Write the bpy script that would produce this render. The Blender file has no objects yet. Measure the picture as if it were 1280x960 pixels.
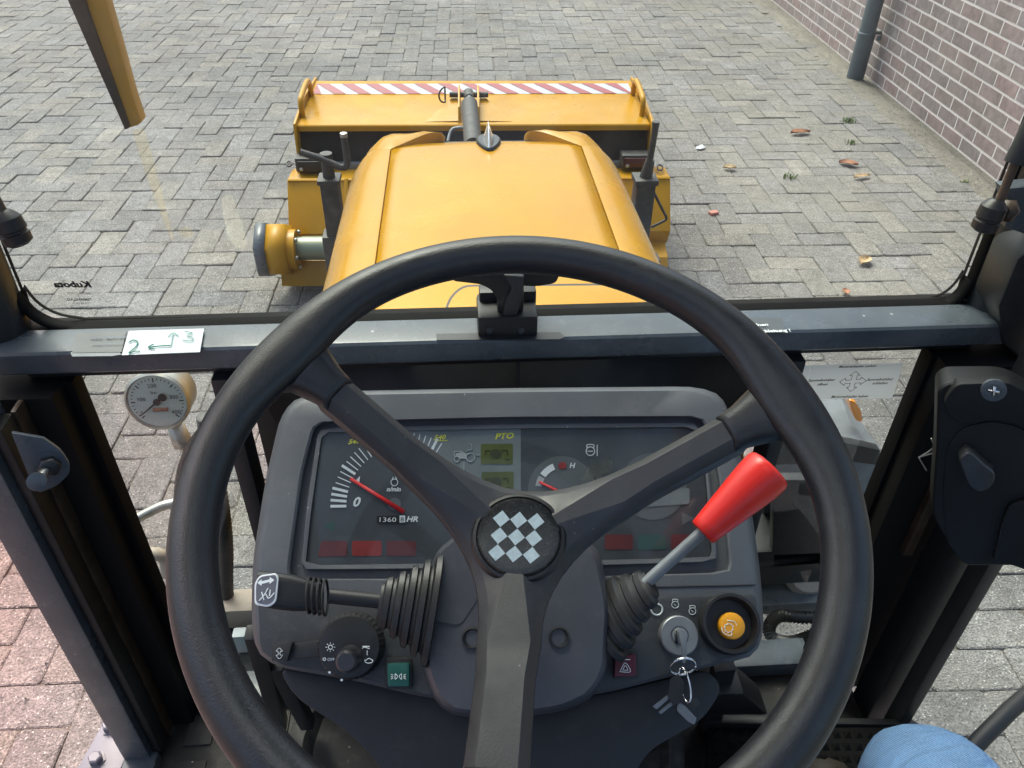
import bpy, bmesh, math, random
import numpy as np
from mathutils import Vector, Matrix
random.seed(7); rng = np.random.RandomState(7)
sc = bpy.context.scene
R = math.radians
# ------------------------------------------------------------------ camera
F = 1000.0; PITCH = R(37.67); PSI = R(4.4); PHI = .014; H = 1.65; CX = -.068
fw = np.array([math.sin(PSI)*math.cos(PITCH), math.cos(PSI)*math.cos(PITCH), -math.sin(PITCH)])
rt = np.array([math.cos(PSI), -math.sin(PSI), 0]); upv = np.cross(rt, fw)
cam = np.array([CX, 0, H])
Rr = rt*math.cos(PHI) + upv*math.sin(PHI); Uu = upv*math.cos(PHI) - rt*math.sin(PHI)
cd = bpy.data.cameras.new('camera'); co = bpy.data.objects.new('camera', cd); sc.collection.objects.link(co)
cd.lens = 36*F/1280; cd.sensor_width = 36; cd.clip_start = .02; cd.clip_end = 500
co.matrix_world = Matrix(((Rr[0], Uu[0], -fw[0], cam[0]), (Rr[1], Uu[1], -fw[1], cam[1]), (Rr[2], Uu[2], -fw[2], cam[2]), (0, 0, 0, 1)))
sc.camera = co
# ------------------------------------------------------------------ light
w = bpy.data.worlds.new('World'); sc.world = w; w.use_nodes = True
nt = w.node_tree; bg = nt.nodes['Background']
SUN_EL = R(58); SUN_AZ = R(-25)          # ahead of the cab, a little to the left
sky = nt.nodes.new('ShaderNodeTexSky'); sky.sky_type = 'NISHITA'; sky.sun_disc = False
sky.sun_elevation = SUN_EL; sky.sun_rotation = SUN_AZ; sky.dust_density = 8; sky.air_density = 1.0
nt.links.new(sky.outputs[0], bg.inputs[0]); bg.inputs[1].default_value = .15
sd = bpy.data.lights.new('sun', 'SUN'); so = bpy.data.objects.new('sun', sd); sc.collection.objects.link(so)
sd.energy = .9; sd.angle = R(24); sd.color = (1, .95, .88)
sdir = Vector((math.sin(SUN_AZ)*math.cos(SUN_EL), math.cos(SUN_AZ)*math.cos(SUN_EL), math.sin(SUN_EL)))
so.rotation_euler = sdir.to_track_quat('Z', 'Y').to_euler()
sc.view_settings.view_transform = 'Standard'; sc.view_settings.look = 'None'
sc.view_settings.exposure = 1.15; sc.view_settings.gamma = 1
# ------------------------------------------------------------------ points from the survey of the photograph
def ray(px, py):
    a = px-640; b = py-480
    u = a*math.cos(PHI)+b*math.sin(PHI); v = -a*math.sin(PHI)+b*math.cos(PHI)
    return fw + rt*u/F - upv*v/F
def AZ(px, py, h): r = ray(px, py); return cam + r*(h-H)/r[2]
def AY(px, py, y): r = ray(px, py); return cam + r*y/r[1]
def AX(px, py, x): r = ray(px, py); return cam + r*(x-CX)/r[0]
def unit(v): v = np.array(v, float); return v/np.linalg.norm(v)
class Pl:
    def __init__(s, p, n):
        s.p = np.array(p, float); s.n = unit(n)
        s.u = unit(np.array([1, 0, 0])-s.n*s.n[0]); s.v = np.cross(s.n, s.u)
    def at(s, px, py, off=0):
        r = ray(px, py); q = s.p+s.n*off
        return cam + r*(((q-cam)@s.n)/(r@s.n))
    def depth(s, px, py): return (s.at(px, py)-cam)@fw
# ------------------------------------------------------------------ object helpers
C = sc.collection
def link(o, parent=None):
    C.objects.link(o)
    if parent is not None: o.parent = parent
    return o
def setp(o, label=None, cat=None, group=None, kind=None):
    if label: o['label'] = label
    if cat: o['category'] = cat
    if group: o['group'] = group
    if kind: o['kind'] = kind
    return o
def empty(name, label=None, cat=None, group=None, parent=None):
    o = bpy.data.objects.new(name, None); o.empty_display_size = .05
    return setp(link(o, parent), label, cat, group)
def mesh(name, V, Fc, m, parent=None, smooth=False, auto=None):
    me = bpy.data.meshes.new(name); me.from_pydata([tuple(map(float, v)) for v in V], [], [tuple(int(i) for i in f) for f in Fc])
    return fin(name, me, m, parent, smooth, auto)
def fin(name, me, m, parent=None, smooth=False, auto=None, recalc=True):
    if recalc:
        bm = bmesh.new(); bm.from_mesh(me); bmesh.ops.recalc_face_normals(bm, faces=bm.faces)
        if auto is not None:
            for e in bm.edges:
                if len(e.link_faces) == 2 and e.calc_face_angle(0) > auto: e.smooth = False
        bm.to_mesh(me); bm.free()
    if smooth or auto is not None:
        me.polygons.foreach_set('use_smooth', [True]*len(me.polygons))
    if m: me.materials.append(m)
    return link(bpy.data.objects.new(name, me), parent)
def frombm(name, bm, m, parent=None, auto=R(35)):
    me = bpy.data.meshes.new(name); bm.to_mesh(me); bm.free()
    return fin(name, me, m, parent, auto=auto)
def bev(bm, w, seg=2, ang=R(30)):
    es = [e for e in bm.edges if len(e.link_faces) == 2 and e.calc_face_angle(0) > ang]
    bmesh.ops.bevel(bm, geom=es, offset=w, offset_type='OFFSET', segments=seg, affect='EDGES', profile=.6, clamp_overlap=True)
def box(name, c, s, m, parent=None, b=0, rot=None, seg=2):
    bm = bmesh.new(); bmesh.ops.create_cube(bm, size=1)
    for v in bm.verts: v.co = Vector((v.co.x*s[0], v.co.y*s[1], v.co.z*s[2]))
    if b: bev(bm, b, seg)
    M = Matrix.Translation(Vector(c))
    if rot is not None: M = M @ rot
    bm.transform(M)
    return frombm(name, bm, m, parent)
def beam(name, a, b_, wx, wy, m, parent=None, bv=0, side=(1, 0, 0)):
    a = Vector(a); b_ = Vector(b_); z = (b_-a).normalized(); x = Vector(side); x = (x-z*x.dot(z)).normalized(); y = z.cross(x)
    rot = Matrix((x, y, z)).transposed().to_4x4()
    return box(name, (a+b_)/2, (wx, wy, (b_-a).length), m, parent, bv, rot)
def rpoly(P, r, n=4):
    out = []; N = len(P)
    for i in range(N):
        p0, p1, p2 = (np.array(P[(i+k) % N], float) for k in (-1, 0, 1))
        rr = r[i] if isinstance(r, (list, tuple)) else r
        d0 = p0-p1; d2 = p2-p1; l0 = np.linalg.norm(d0); l2 = np.linalg.norm(d2)
        t = min(rr, l0*.48, l2*.48)
        if t <= 0: out.append(p1); continue
        a = p1+d0/l0*t; c = p1+d2/l2*t
        for k in range(n+1):
            s = k/n; out.append((1-s)**2*a+2*s*(1-s)*p1+s*s*c)
    return out
def poly_bm(pts, vec, b=0, seg=2):
    """prism: polygon of 3-D points swept by vec"""
    bm = bmesh.new(); vec = np.array(vec, float)
    t = [bm.verts.new(tuple(p)) for p in pts]; l = [bm.verts.new(tuple(np.array(p)+vec)) for p in pts]; n = len(pts)
    bm.faces.new(t); bm.faces.new(l[::-1])
    for i in range(n): bm.faces.new((t[i], l[i], l[(i+1) % n], t[(i+1) % n]))
    bmesh.ops.recalc_face_normals(bm, faces=bm.faces)
    if b: bev(bm, b, seg, R(50))
    return bm
def prism(name, pts, vec, m, parent=None, b=0, seg=2): return frombm(name, poly_bm(pts, vec, b, seg), m, parent)
def ppx(name, P, pl, top, depth, m, parent=None, b=0, r=0, seg=2, n=4):
    """prism whose front outline is given in survey pixels on plane pl raised by top; goes depth behind"""
    Q = rpoly(P, r, n) if r else P
    return prism(name, [pl.at(x, y, top) for x, y in Q], -pl.n*depth, m, parent, b, seg)
def flat(name, P, pl, off, m, parent=None, r=0, n=3):
    Q = rpoly(P, r, n) if r else P
    return mesh(name, [pl.at(x, y, off) for x, y in Q], [list(range(len(Q)))[::-1]], m, parent)
def frames(path):
    P = [Vector(p) for p in path]; T = []
    for i in range(len(P)):
        a = P[max(i-1, 0)]; b = P[min(i+1, len(P)-1)]; T.append((b-a).normalized())
    ref = Vector((0, 0, 1)) if abs(T[0].z) < .9 else Vector((1, 0, 0))
    X = (ref-T[0]*ref.dot(T[0])).normalized(); out = []
    for p, t in zip(P, T):
        X = (X-t*X.dot(t)).normalized(); out.append((p, X, t.cross(X)))
    return out
def tubedata(path, rad, n=12, cap=True, closed=False, off=0):
    V = []; Fc = []; fr = frames(path); m = len(fr)
    for i, (p, X, Y) in enumerate(fr):
        r = rad[i] if isinstance(rad, list) else rad
        ra, rb = r if isinstance(r, tuple) else (r, r)
        for k in range(n):
            a = 2*math.pi*k/n; V.append(p+X*math.cos(a)*ra+Y*math.sin(a)*rb)
    for i in range(m-1 if not closed else m):
        for k in range(n):
            j = (i+1) % m; Fc.append((off+i*n+k, off+i*n+(k+1) % n, off+j*n+(k+1) % n, off+j*n+k))
    if cap and not closed:
        Fc.append(tuple(off+k for k in range(n))[::-1]); Fc.append(tuple(off+(m-1)*n+k for k in range(n)))
    return V, Fc
def tube(name, path, rad, m, parent=None, n=12, closed=False, auto=R(50)):
    V, Fc = tubedata(path, rad, n, closed=closed)
    return mesh(name, V, Fc, m, parent, auto=auto)
def smoothpath(P, k=6):
    P = [np.array(p, float) for p in P]; out = []
    for i in range(len(P)-1):
        p0 = P[max(i-1, 0)]; p1 = P[i]; p2 = P[i+1]; p3 = P[min(i+2, len(P)-1)]
        for j in range(k):
            t = j/k; out.append(.5*((2*p1)+(-p0+p2)*t+(2*p0-5*p1+4*p2-p3)*t*t+(-p0+3*p1-3*p2+p3)*t**3))
    out.append(P[-1]); return out
def lathe(name, prof, o, axis, m, parent=None, n=32, auto=R(30), ridges=None):
    """prof: (radius, height along axis)"""
    ax = Vector(axis).normalized(); ref = Vector((1, 0, 0)) if abs(ax.x) < .9 else Vector((0, 0, 1))
    X = (ref-ax*ref.dot(ax)).normalized(); Y = ax.cross(X); V = []; Fc = []; o = Vector(o)
    for r, h in prof:
        for k in range(n):
            a = 2*math.pi*k/n; rr = r
            if ridges and ridges[0] <= h <= ridges[1] and k % 2: rr = r*ridges[2]
            V.append(o+ax*h+(X*math.cos(a)+Y*math.sin(a))*rr)
    for i in range(len(prof)-1):
        for k in range(n): Fc.append((i*n+k, i*n+(k+1) % n, (i+1)*n+(k+1) % n, (i+1)*n+k))
    Fc.append(tuple(range(n))[::-1]); Fc.append(tuple((len(prof)-1)*n+k for k in range(n)))
    return mesh(name, V, Fc, m, parent, auto=auto)
def loft(name, loops, m, parent=None, cap0=True, cap1=True, auto=R(40), closed=True):
    n = len(loops[0]); V = [p for l in loops for p in l]; Fc = []
    for i in range(len(loops)-1):
        for k in range(n if closed else n-1):
            Fc.append((i*n+k, i*n+(k+1) % n, (i+1)*n+(k+1) % n, (i+1)*n+k))
    if closed and cap0: Fc.append(tuple(range(n))[::-1])
    if closed and cap1: Fc.append(tuple((len(loops)-1)*n+k for k in range(n)))
    return mesh(name, V, Fc, m, parent, auto=auto)
def text(name, s, o, x, y, size, m, parent=None, shear=0, align='LEFT', bold=0, sx=1):
    cu = bpy.data.curves.new('t', 'FONT'); cu.body = s; cu.size = 1; cu.shear = shear; cu.align_x = align; cu.offset = bold; cu.resolution_u = 2
    ob = bpy.data.objects.new('t', cu); C.objects.link(ob)
    dg = bpy.context.evaluated_depsgraph_get(); me = bpy.data.meshes.new_from_object(ob.evaluated_get(dg))
    bpy.data.objects.remove(ob); bpy.data.curves.remove(cu)
    x = Vector(x)*size*sx; y = Vector(y)*size; z = x.cross(y).normalized(); o = Vector(o)
    me.transform(Matrix(((x.x, y.x, z.x, o.x), (x.y, y.y, z.y, o.y), (x.z, y.z, z.z, o.z), (0, 0, 0, 1))))
    me.materials.clear(); me.materials.append(m); me.name = name
    return link(bpy.data.objects.new(name, me), parent)
def textpx(name, s, pl, off, p0, p1, hpx, m, parent=None, **k):
    """text from survey pixel p0 (baseline start) towards p1, capital height hpx"""
    a = pl.at(*p0, off); b = pl.at(*p1, off); x = unit(b-a); y = np.cross(pl.n, x)
    mid = ((np.array(p0)+np.array(p1))/2); q = pl.at(mid[0], mid[1]-hpx, off); q0 = pl.at(*mid, off)
    size = abs((q-q0)@y)/.72
    return text(name, s, a, x, y, size, m, parent, **k)
# ------------------------------------------------------------------ materials
def mat(name, col, rough=.5, metal=0, var=0, vscale=8, bump=0, bscale=60, spec=.5, coat=0, dust=0, dscale=20, dcol=(.35, .33, .3), rvar=0, detail=4, specks=0, sscale=90, scol=(.6, .6, .58)):
    m = bpy.data.materials.new(name); m.use_nodes = True; N = m.node_tree.nodes; L = m.node_tree.links
    b = N['Principled BSDF']; b.inputs['Base Color'].default_value = (*col, 1); b.inputs['Roughness'].default_value = rough
    b.inputs['Metallic'].default_value = metal; b.inputs['Specular IOR Level'].default_value = spec
    b.inputs['Coat Weight'].default_value = coat; b.inputs['Coat Roughness'].default_value = .12
    tc = N.new('ShaderNodeTexCoord'); out = None
    def noise(scale, det=4, rg=.55):
        n = N.new('ShaderNodeTexNoise'); n.inputs['Scale'].default_value = scale; n.inputs['Detail'].default_value = det; n.inputs['Roughness'].default_value = rg
        L.new(tc.outputs['Object'], n.inputs['Vector']); return n
    if var:
        n = noise(vscale, detail); r = N.new('ShaderNodeValToRGB'); r.color_ramp.elements[0].position = .3; r.color_ramp.elements[1].position = .7
        r.color_ramp.elements[0].color = (*[c*(1-var) for c in col], 1); r.color_ramp.elements[1].color = (*[min(1, c*(1+var)) for c in col], 1)
        L.new(n.outputs['Fac'], r.inputs['Fac']); out = r.outputs['Color']
    if dust:
        n = noise(dscale, 8, .75); r = N.new('ShaderNodeValToRGB'); r.color_ramp.elements[0].position = .52; r.color_ramp.elements[1].position = .78
        r.color_ramp.elements[0].color = (0, 0, 0, 1); r.color_ramp.elements[1].color = (dust, dust, dust, 1)
        L.new(n.outputs['Fac'], r.inputs['Fac']); x = N.new('ShaderNodeMixRGB'); x.inputs[2].default_value = (*dcol, 1)
        x.inputs[1].default_value = (*col, 1)
        if out: L.new(out, x.inputs[1])
        L.new(r.outputs['Color'], x.inputs[0]); out = x.outputs[0]
    if specks:
        vo = N.new('ShaderNodeTexVoronoi'); vo.inputs['Scale'].default_value = sscale; L.new(tc.outputs['Object'], vo.inputs['Vector'])
        a1 = N.new('ShaderNodeMapRange'); a1.inputs[1].default_value = .05; a1.inputs[2].default_value = .13; a1.inputs[3].default_value = 1; a1.inputs[4].default_value = 0; L.new(vo.outputs['Distance'], a1.inputs[0])
        se = N.new('ShaderNodeSeparateColor'); L.new(vo.outputs['Color'], se.inputs[0]); a2 = N.new('ShaderNodeMapRange'); a2.inputs[1].default_value = .80; a2.inputs[2].default_value = .95; L.new(se.outputs[0], a2.inputs[0])
        a3 = N.new('ShaderNodeMath'); a3.operation = 'MULTIPLY'; L.new(a1.outputs[0], a3.inputs[0]); L.new(a2.outputs[0], a3.inputs[1])
        a4 = N.new('ShaderNodeMath'); a4.operation = 'MULTIPLY'; a4.inputs[1].default_value = specks; L.new(a3.outputs[0], a4.inputs[0])
        x = N.new('ShaderNodeMixRGB'); x.inputs[1].default_value = (*col, 1); x.inputs[2].default_value = (*scol, 1)
        if out: L.new(out, x.inputs[1])
        L.new(a4.outputs[0], x.inputs[0]); out = x.outputs[0]
    if out: L.new(out, b.inputs['Base Color'])
    if rvar:
        n = noise(vscale*1.7+2, 5); mp = N.new('ShaderNodeMapRange'); mp.inputs[3].default_value = max(0, rough-rvar); mp.inputs[4].default_value = min(1, rough+rvar)
        mp.inputs[1].default_value = .3; mp.inputs[2].default_value = .7
        L.new(n.outputs['Fac'], mp.inputs[0]); L.new(mp.outputs[0], b.inputs['Roughness'])
    if bump:
        n = noise(bscale, 3, .6); bp = N.new('ShaderNodeBump'); bp.inputs['Strength'].default_value = bump; bp.inputs['Distance'].default_value = min(.001, .32/bscale)
        L.new(n.outputs['Fac'], bp.inputs['Height']); L.new(bp.outputs[0], b.inputs['Normal'])
    return m
M = {}
M['rim'] = mat('grained_black_rubber', (.007, .008, .011), .37, bump=.5, bscale=700, var=.3, vscale=40, spec=.65, dust=.04, dscale=60, rvar=.06)
M['spoke'] = mat('moulded_black_plastic', (.020, .020, .023), .42, bump=.35, bscale=900, var=.15, vscale=25, spec=.7, dust=.10, dscale=45, dcol=(.2, .2, .2), rvar=.1, specks=.5, sscale=170)
M['dash'] = mat('dark_grey_dashboard_plastic', (.072, .078, .088), .48, bump=.35, bscale=900, var=.15, vscale=9, dust=.25, dscale=25, dcol=(.19, .19, .18), rvar=.1, specks=.5, sscale=120)
M['dashlow'] = mat('dusty_cowl_plastic', (.028, .031, .036), .55, bump=.3, bscale=900, var=.2, vscale=9, dust=.35, dscale=30, dcol=(.16, .15, .14))
M['cowl'] = mat('column_cowl_plastic', (.05, .052, .062), .42, bump=.3, bscale=900, var=.15, dust=.15, dscale=50, dcol=(.2, .2, .2))
M['black'] = mat('black_plastic', (.012, .012, .013), .45, bump=.2, bscale=600, dust=.12, dscale=40, dcol=(.15, .14, .13))
M['strutpaint'] = mat('dull_ochre_paint', (.30, .165, .018), .4, var=.15, vscale=8, dust=.2)  # yellow paint with the shade under the roof mixed into its colour
M['lock'] = mat('matt_black_lock_plastic', (.005, .0055, .006), .5, spec=.35, bump=.2, bscale=500)
M['sealr'] = mat('seal_rubber', (.004, .004, .004), .75, spec=.12)
M['rubber'] = mat('black_rubber', (.013, .013, .013), .55, bump=.2, bscale=300, dust=.25, dscale=40, dcol=(.12, .11, .1))
M['mat'] = mat('dirty_rubber_floor_mat', (.03, .028, .026), .65, bump=.5, bscale=250, dust=.7, dscale=14, dcol=(.15, .13, .11), var=.2, specks=.8, sscale=70)
M['steel'] = mat('charcoal_painted_steel', (.07, .084, .098), .30, var=.15, vscale=14, bump=.12, bscale=160, dust=.2, dscale=40, dcol=(.3, .31, .32), rvar=.08, specks=.7, sscale=60)
M['steeld'] = mat('dark_painted_steel', (.018, .02, .022), .45, var=.2, bump=.1, bscale=160, dust=.12, dscale=90, dcol=(.16, .16, .16))
M['fill'] = mat('matt_black_steel', (.008, .008, .008), .7, spec=.2)
M['glasstrim'] = mat('glass_black_border', (.006, .006, .007), .7, spec=.1)
M['yellow'] = mat('yellow_tractor_paint', (.40, .196, .003), .22, var=.13, vscale=3, bump=.04, bscale=18, spec=.32, coat=0, dust=.35, dscale=7, dcol=(.47, .27, .03), rvar=.12, specks=.6, sscale=45, scol=(.16, .08, .02))
M['yellow2'] = mat('dusty_yellow_paint', (.42, .208, .006), .34, var=.1, vscale=6, bump=.08, bscale=40, dust=.4, dscale=10, dcol=(.50, .31, .05), spec=.3, rvar=.1, specks=.6, sscale=40, scol=(.14, .08, .03))
M['grey'] = mat('worn_grey_steel', (.16, .175, .19), .5, metal=.2, var=.2, vscale=20, bump=.2, bscale=120)
M['jack'] = mat('dirty_black_steel', (.04, .04, .04), .55, var=.3, vscale=30, bump=.4, bscale=90, dust=.4, dscale=30, dcol=(.16, .14, .12))
M['chrome'] = mat('chrome', (.75, .76, .78), .12, metal=1)
M['zinc'] = mat('zinc_plated_steel', (.42, .41, .37), .36, metal=.75, var=.15, vscale=40, bump=.1, bscale=90)
M['alu'] = mat('brushed_aluminium', (.2, .21, .22), .4, metal=.6, var=.1, vscale=60)
M['red'] = mat('glossy_red_plastic', (.72, .022, .015), .32, var=.05, bump=.03, bscale=90, spec=.5)
M['face'] = mat('dial_face', (.060, .070, .078), .45, var=.3, vscale=12, dust=.3, dscale=16, dcol=(.17, .2, .21))
M['facel'] = mat('dial_face_light', (.19, .22, .225), .5, var=.15, vscale=20)
M['facem'] = mat('gauge_disc', (.12, .135, .14), .5)
M['print'] = mat('white_print', (.82, .86, .86), .5)
M['print2'] = mat('grey_print', (.42, .45, .46), .5)
M['yprint'] = mat('yellow_print', (.8, .8, .06), .5)
M['lcd'] = mat('olive_lcd', (.095, .115, .022), .4, var=.15, vscale=60)
M['lcd2'] = mat('dark_lcd_sign', (.045, .055, .02), .5)
M['lampred'] = mat('unlit_red_lamp', (.30, .035, .03), .4, var=.2, vscale=50)
M['lampdark'] = mat('unlit_dark_red_lamp', (.14, .03, .03), .4, var=.2, vscale=50)
M['lampgreen'] = mat('unlit_green_lamp', (.03, .09, .08), .4)
M['needle'] = mat('red_needle', (.85, .03, .03), .4)
M['check'] = mat('silver_check', (.46, .55, .56), .35, var=.12, vscale=300)
M['embl'] = mat('emblem_black', (.012, .013, .014), .25, dust=.3, dscale=300, dcol=(.2, .2, .2))
M['green'] = mat('green_button', (.008, .085, .065), .3)
M['hazard'] = mat('dark_red_button', (.09, .006, .018), .35)
M['amber'] = mat('orange_yellow_button', (.78, .33, .012), .4, var=.1, vscale=80)
M['lens'] = mat('orange_lamp_lens', (.85, .28, .01), .25)
M['paper'] = mat('white_paper_label', (.52, .57, .60), .45, var=.06, vscale=20)
M['pen'] = mat('green_felt_pen', (.03, .23, .15), .5)
M['pencil'] = mat('faded_ink', (.12, .15, .2), .6)
M['sticker'] = mat('silver_sticker', (.78, .81, .82), .4, var=.06, vscale=10)
def translucent(name, col):
    m = bpy.data.materials.new(name); m.use_nodes = True; N = m.node_tree.nodes; L = m.node_tree.links
    b = N['Principled BSDF']; b.inputs['Base Color'].default_value = (*col, 1); b.inputs['Roughness'].default_value = .45
    t = N.new('ShaderNodeBsdfTranslucent'); t.inputs[0].default_value = (*col, 1); x = N.new('ShaderNodeMixShader'); x.inputs[0].default_value = .35
    L.new(b.outputs[0], x.inputs[1]); L.new(t.outputs[0], x.inputs[2]); L.new(x.outputs[0], N['Material Output'].inputs[0]); return m
M['stwin'] = translucent('silver_window_sticker', (.60, .62, .63))
M['stickb'] = mat('dark_sticker', (.06, .068, .075), .4)
M['inkb'] = mat('black_print', (.01, .01, .012), .5)
M['gface'] = mat('gauge_white_face', (.68, .72, .70), .4)
M['gred'] = mat('faded_red_print', (.5, .2, .13), .5)
M['sred'] = mat('reflective_red_stripe', (.24, .035, .045), .4)
M['swhite'] = mat('reflective_white_stripe', (.36, .38, .42), .4)
M['skin'] = mat('skin', (.5, .3, .22), .5)
M['boot'] = mat('boot_leather', (.03, .022, .016), .6)
M['bristle'] = mat('brush_curtain_rubber', (.013, .012, .012), .75, bump=.6, bscale=60, dust=.3, dscale=25, dcol=(.07, .055, .045), var=.3)
M['seat'] = mat('seat_vinyl', (.02, .02, .022), .55, bump=.2, bscale=200)
M['rust'] = mat('flaky_brown_steel', (.07, .045, .028), .45, var=.4, vscale=30)
M['pale'] = mat('pale_worn_plastic', (.42, .35, .29), .55, var=.15, vscale=20)
M['leafb'] = mat('dry_brown_leaf', (.3, .13, .07), .7, var=.3, vscale=60)
M['leafy'] = mat('dry_tan_leaf', (.42, .3, .17), .7, var=.3, vscale=60)
M['weed'] = mat('weed_green', (.10, .16, .04), .6, var=.3, vscale=60)
M['zincpipe'] = mat('dark_grey_drainpipe', (.09, .11, .125), .5, var=.12, vscale=6, bump=.1, bscale=60)
M['plate'] = mat('lilac_grey_painted_steel', (.16, .155, .19), .45, var=.12, vscale=14, dust=.2, dscale=60, dcol=(.35, .33, .33))

def glass(name, tint, refl=1.0, film=0):
    m = bpy.data.materials.new(name); m.use_nodes = True; N = m.node_tree.nodes; L = m.node_tree.links
    N.remove(N['Principled BSDF']); o = N['Material Output']
    t = N.new('ShaderNodeBsdfTransparent'); t.inputs[0].default_value = (*tint, 1)
    g = N.new('ShaderNodeBsdfGlossy'); g.inputs['Roughness'].default_value = .03; f = N.new('ShaderNodeFresnel'); f.inputs[0].default_value = 1.45
    mu = N.new('ShaderNodeMath'); mu.operation = 'MULTIPLY'; mu.inputs[1].default_value = refl; L.new(f.outputs[0], mu.inputs[0])
    x = N.new('ShaderNodeMixShader'); L.new(mu.outputs[0], x.inputs[0]); L.new(t.outputs[0], x.inputs[1]); L.new(g.outputs[0], x.inputs[2]); L.new(x.outputs[0], o.inputs[0])
    if film:
        tc = N.new('ShaderNodeTexCoord'); mp = N.new('ShaderNodeMapping'); mp.inputs['Scale'].default_value = (1, 1, .45); mp.inputs['Rotation'].default_value = (0, .5, 0); L.new(tc.outputs['Object'], mp.inputs[0])
        n = N.new('ShaderNodeTexNoise'); n.inputs['Scale'].default_value = 7; n.inputs['Detail'].default_value = 9; n.inputs['Roughness'].default_value = .7; L.new(mp.outputs[0], n.inputs['Vector'])
        r = N.new('ShaderNodeMapRange'); r.inputs[1].default_value = .42; r.inputs[2].default_value = .75; r.inputs[3].default_value = film*.35; r.inputs[4].default_value = film*1.6; L.new(n.outputs['Fac'], r.inputs[0])
        d = N.new('ShaderNodeBsdfTranslucent'); d.inputs[0].default_value = (.8, .82, .8, 1); y = N.new('ShaderNodeMixShader'); L.new(r.outputs[0], y.inputs[0]); L.new(x.outputs[0], y.inputs[1]); L.new(d.outputs[0], y.inputs[2]); L.new(y.outputs[0], o.inputs[0])
    return m
M['glass'] = glass('tinted_cab_glass', (.80, .92, .90), 1.0, .018); M['glass2'] = glass('lower_window_glass', (.80, .92, .90), .15); M['clear'] = glass('instrument_lens', (.95, .96, .96), .6, .004)
M['smear'] = glass('dried_smear', (.93, .90, .82), .2, .35); M['smear2'] = glass('faint_smear', (.97, .90, .74), .3, .12)  # first film: dried mud and the dial's painted reflection; second: painted strut reflection

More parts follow.
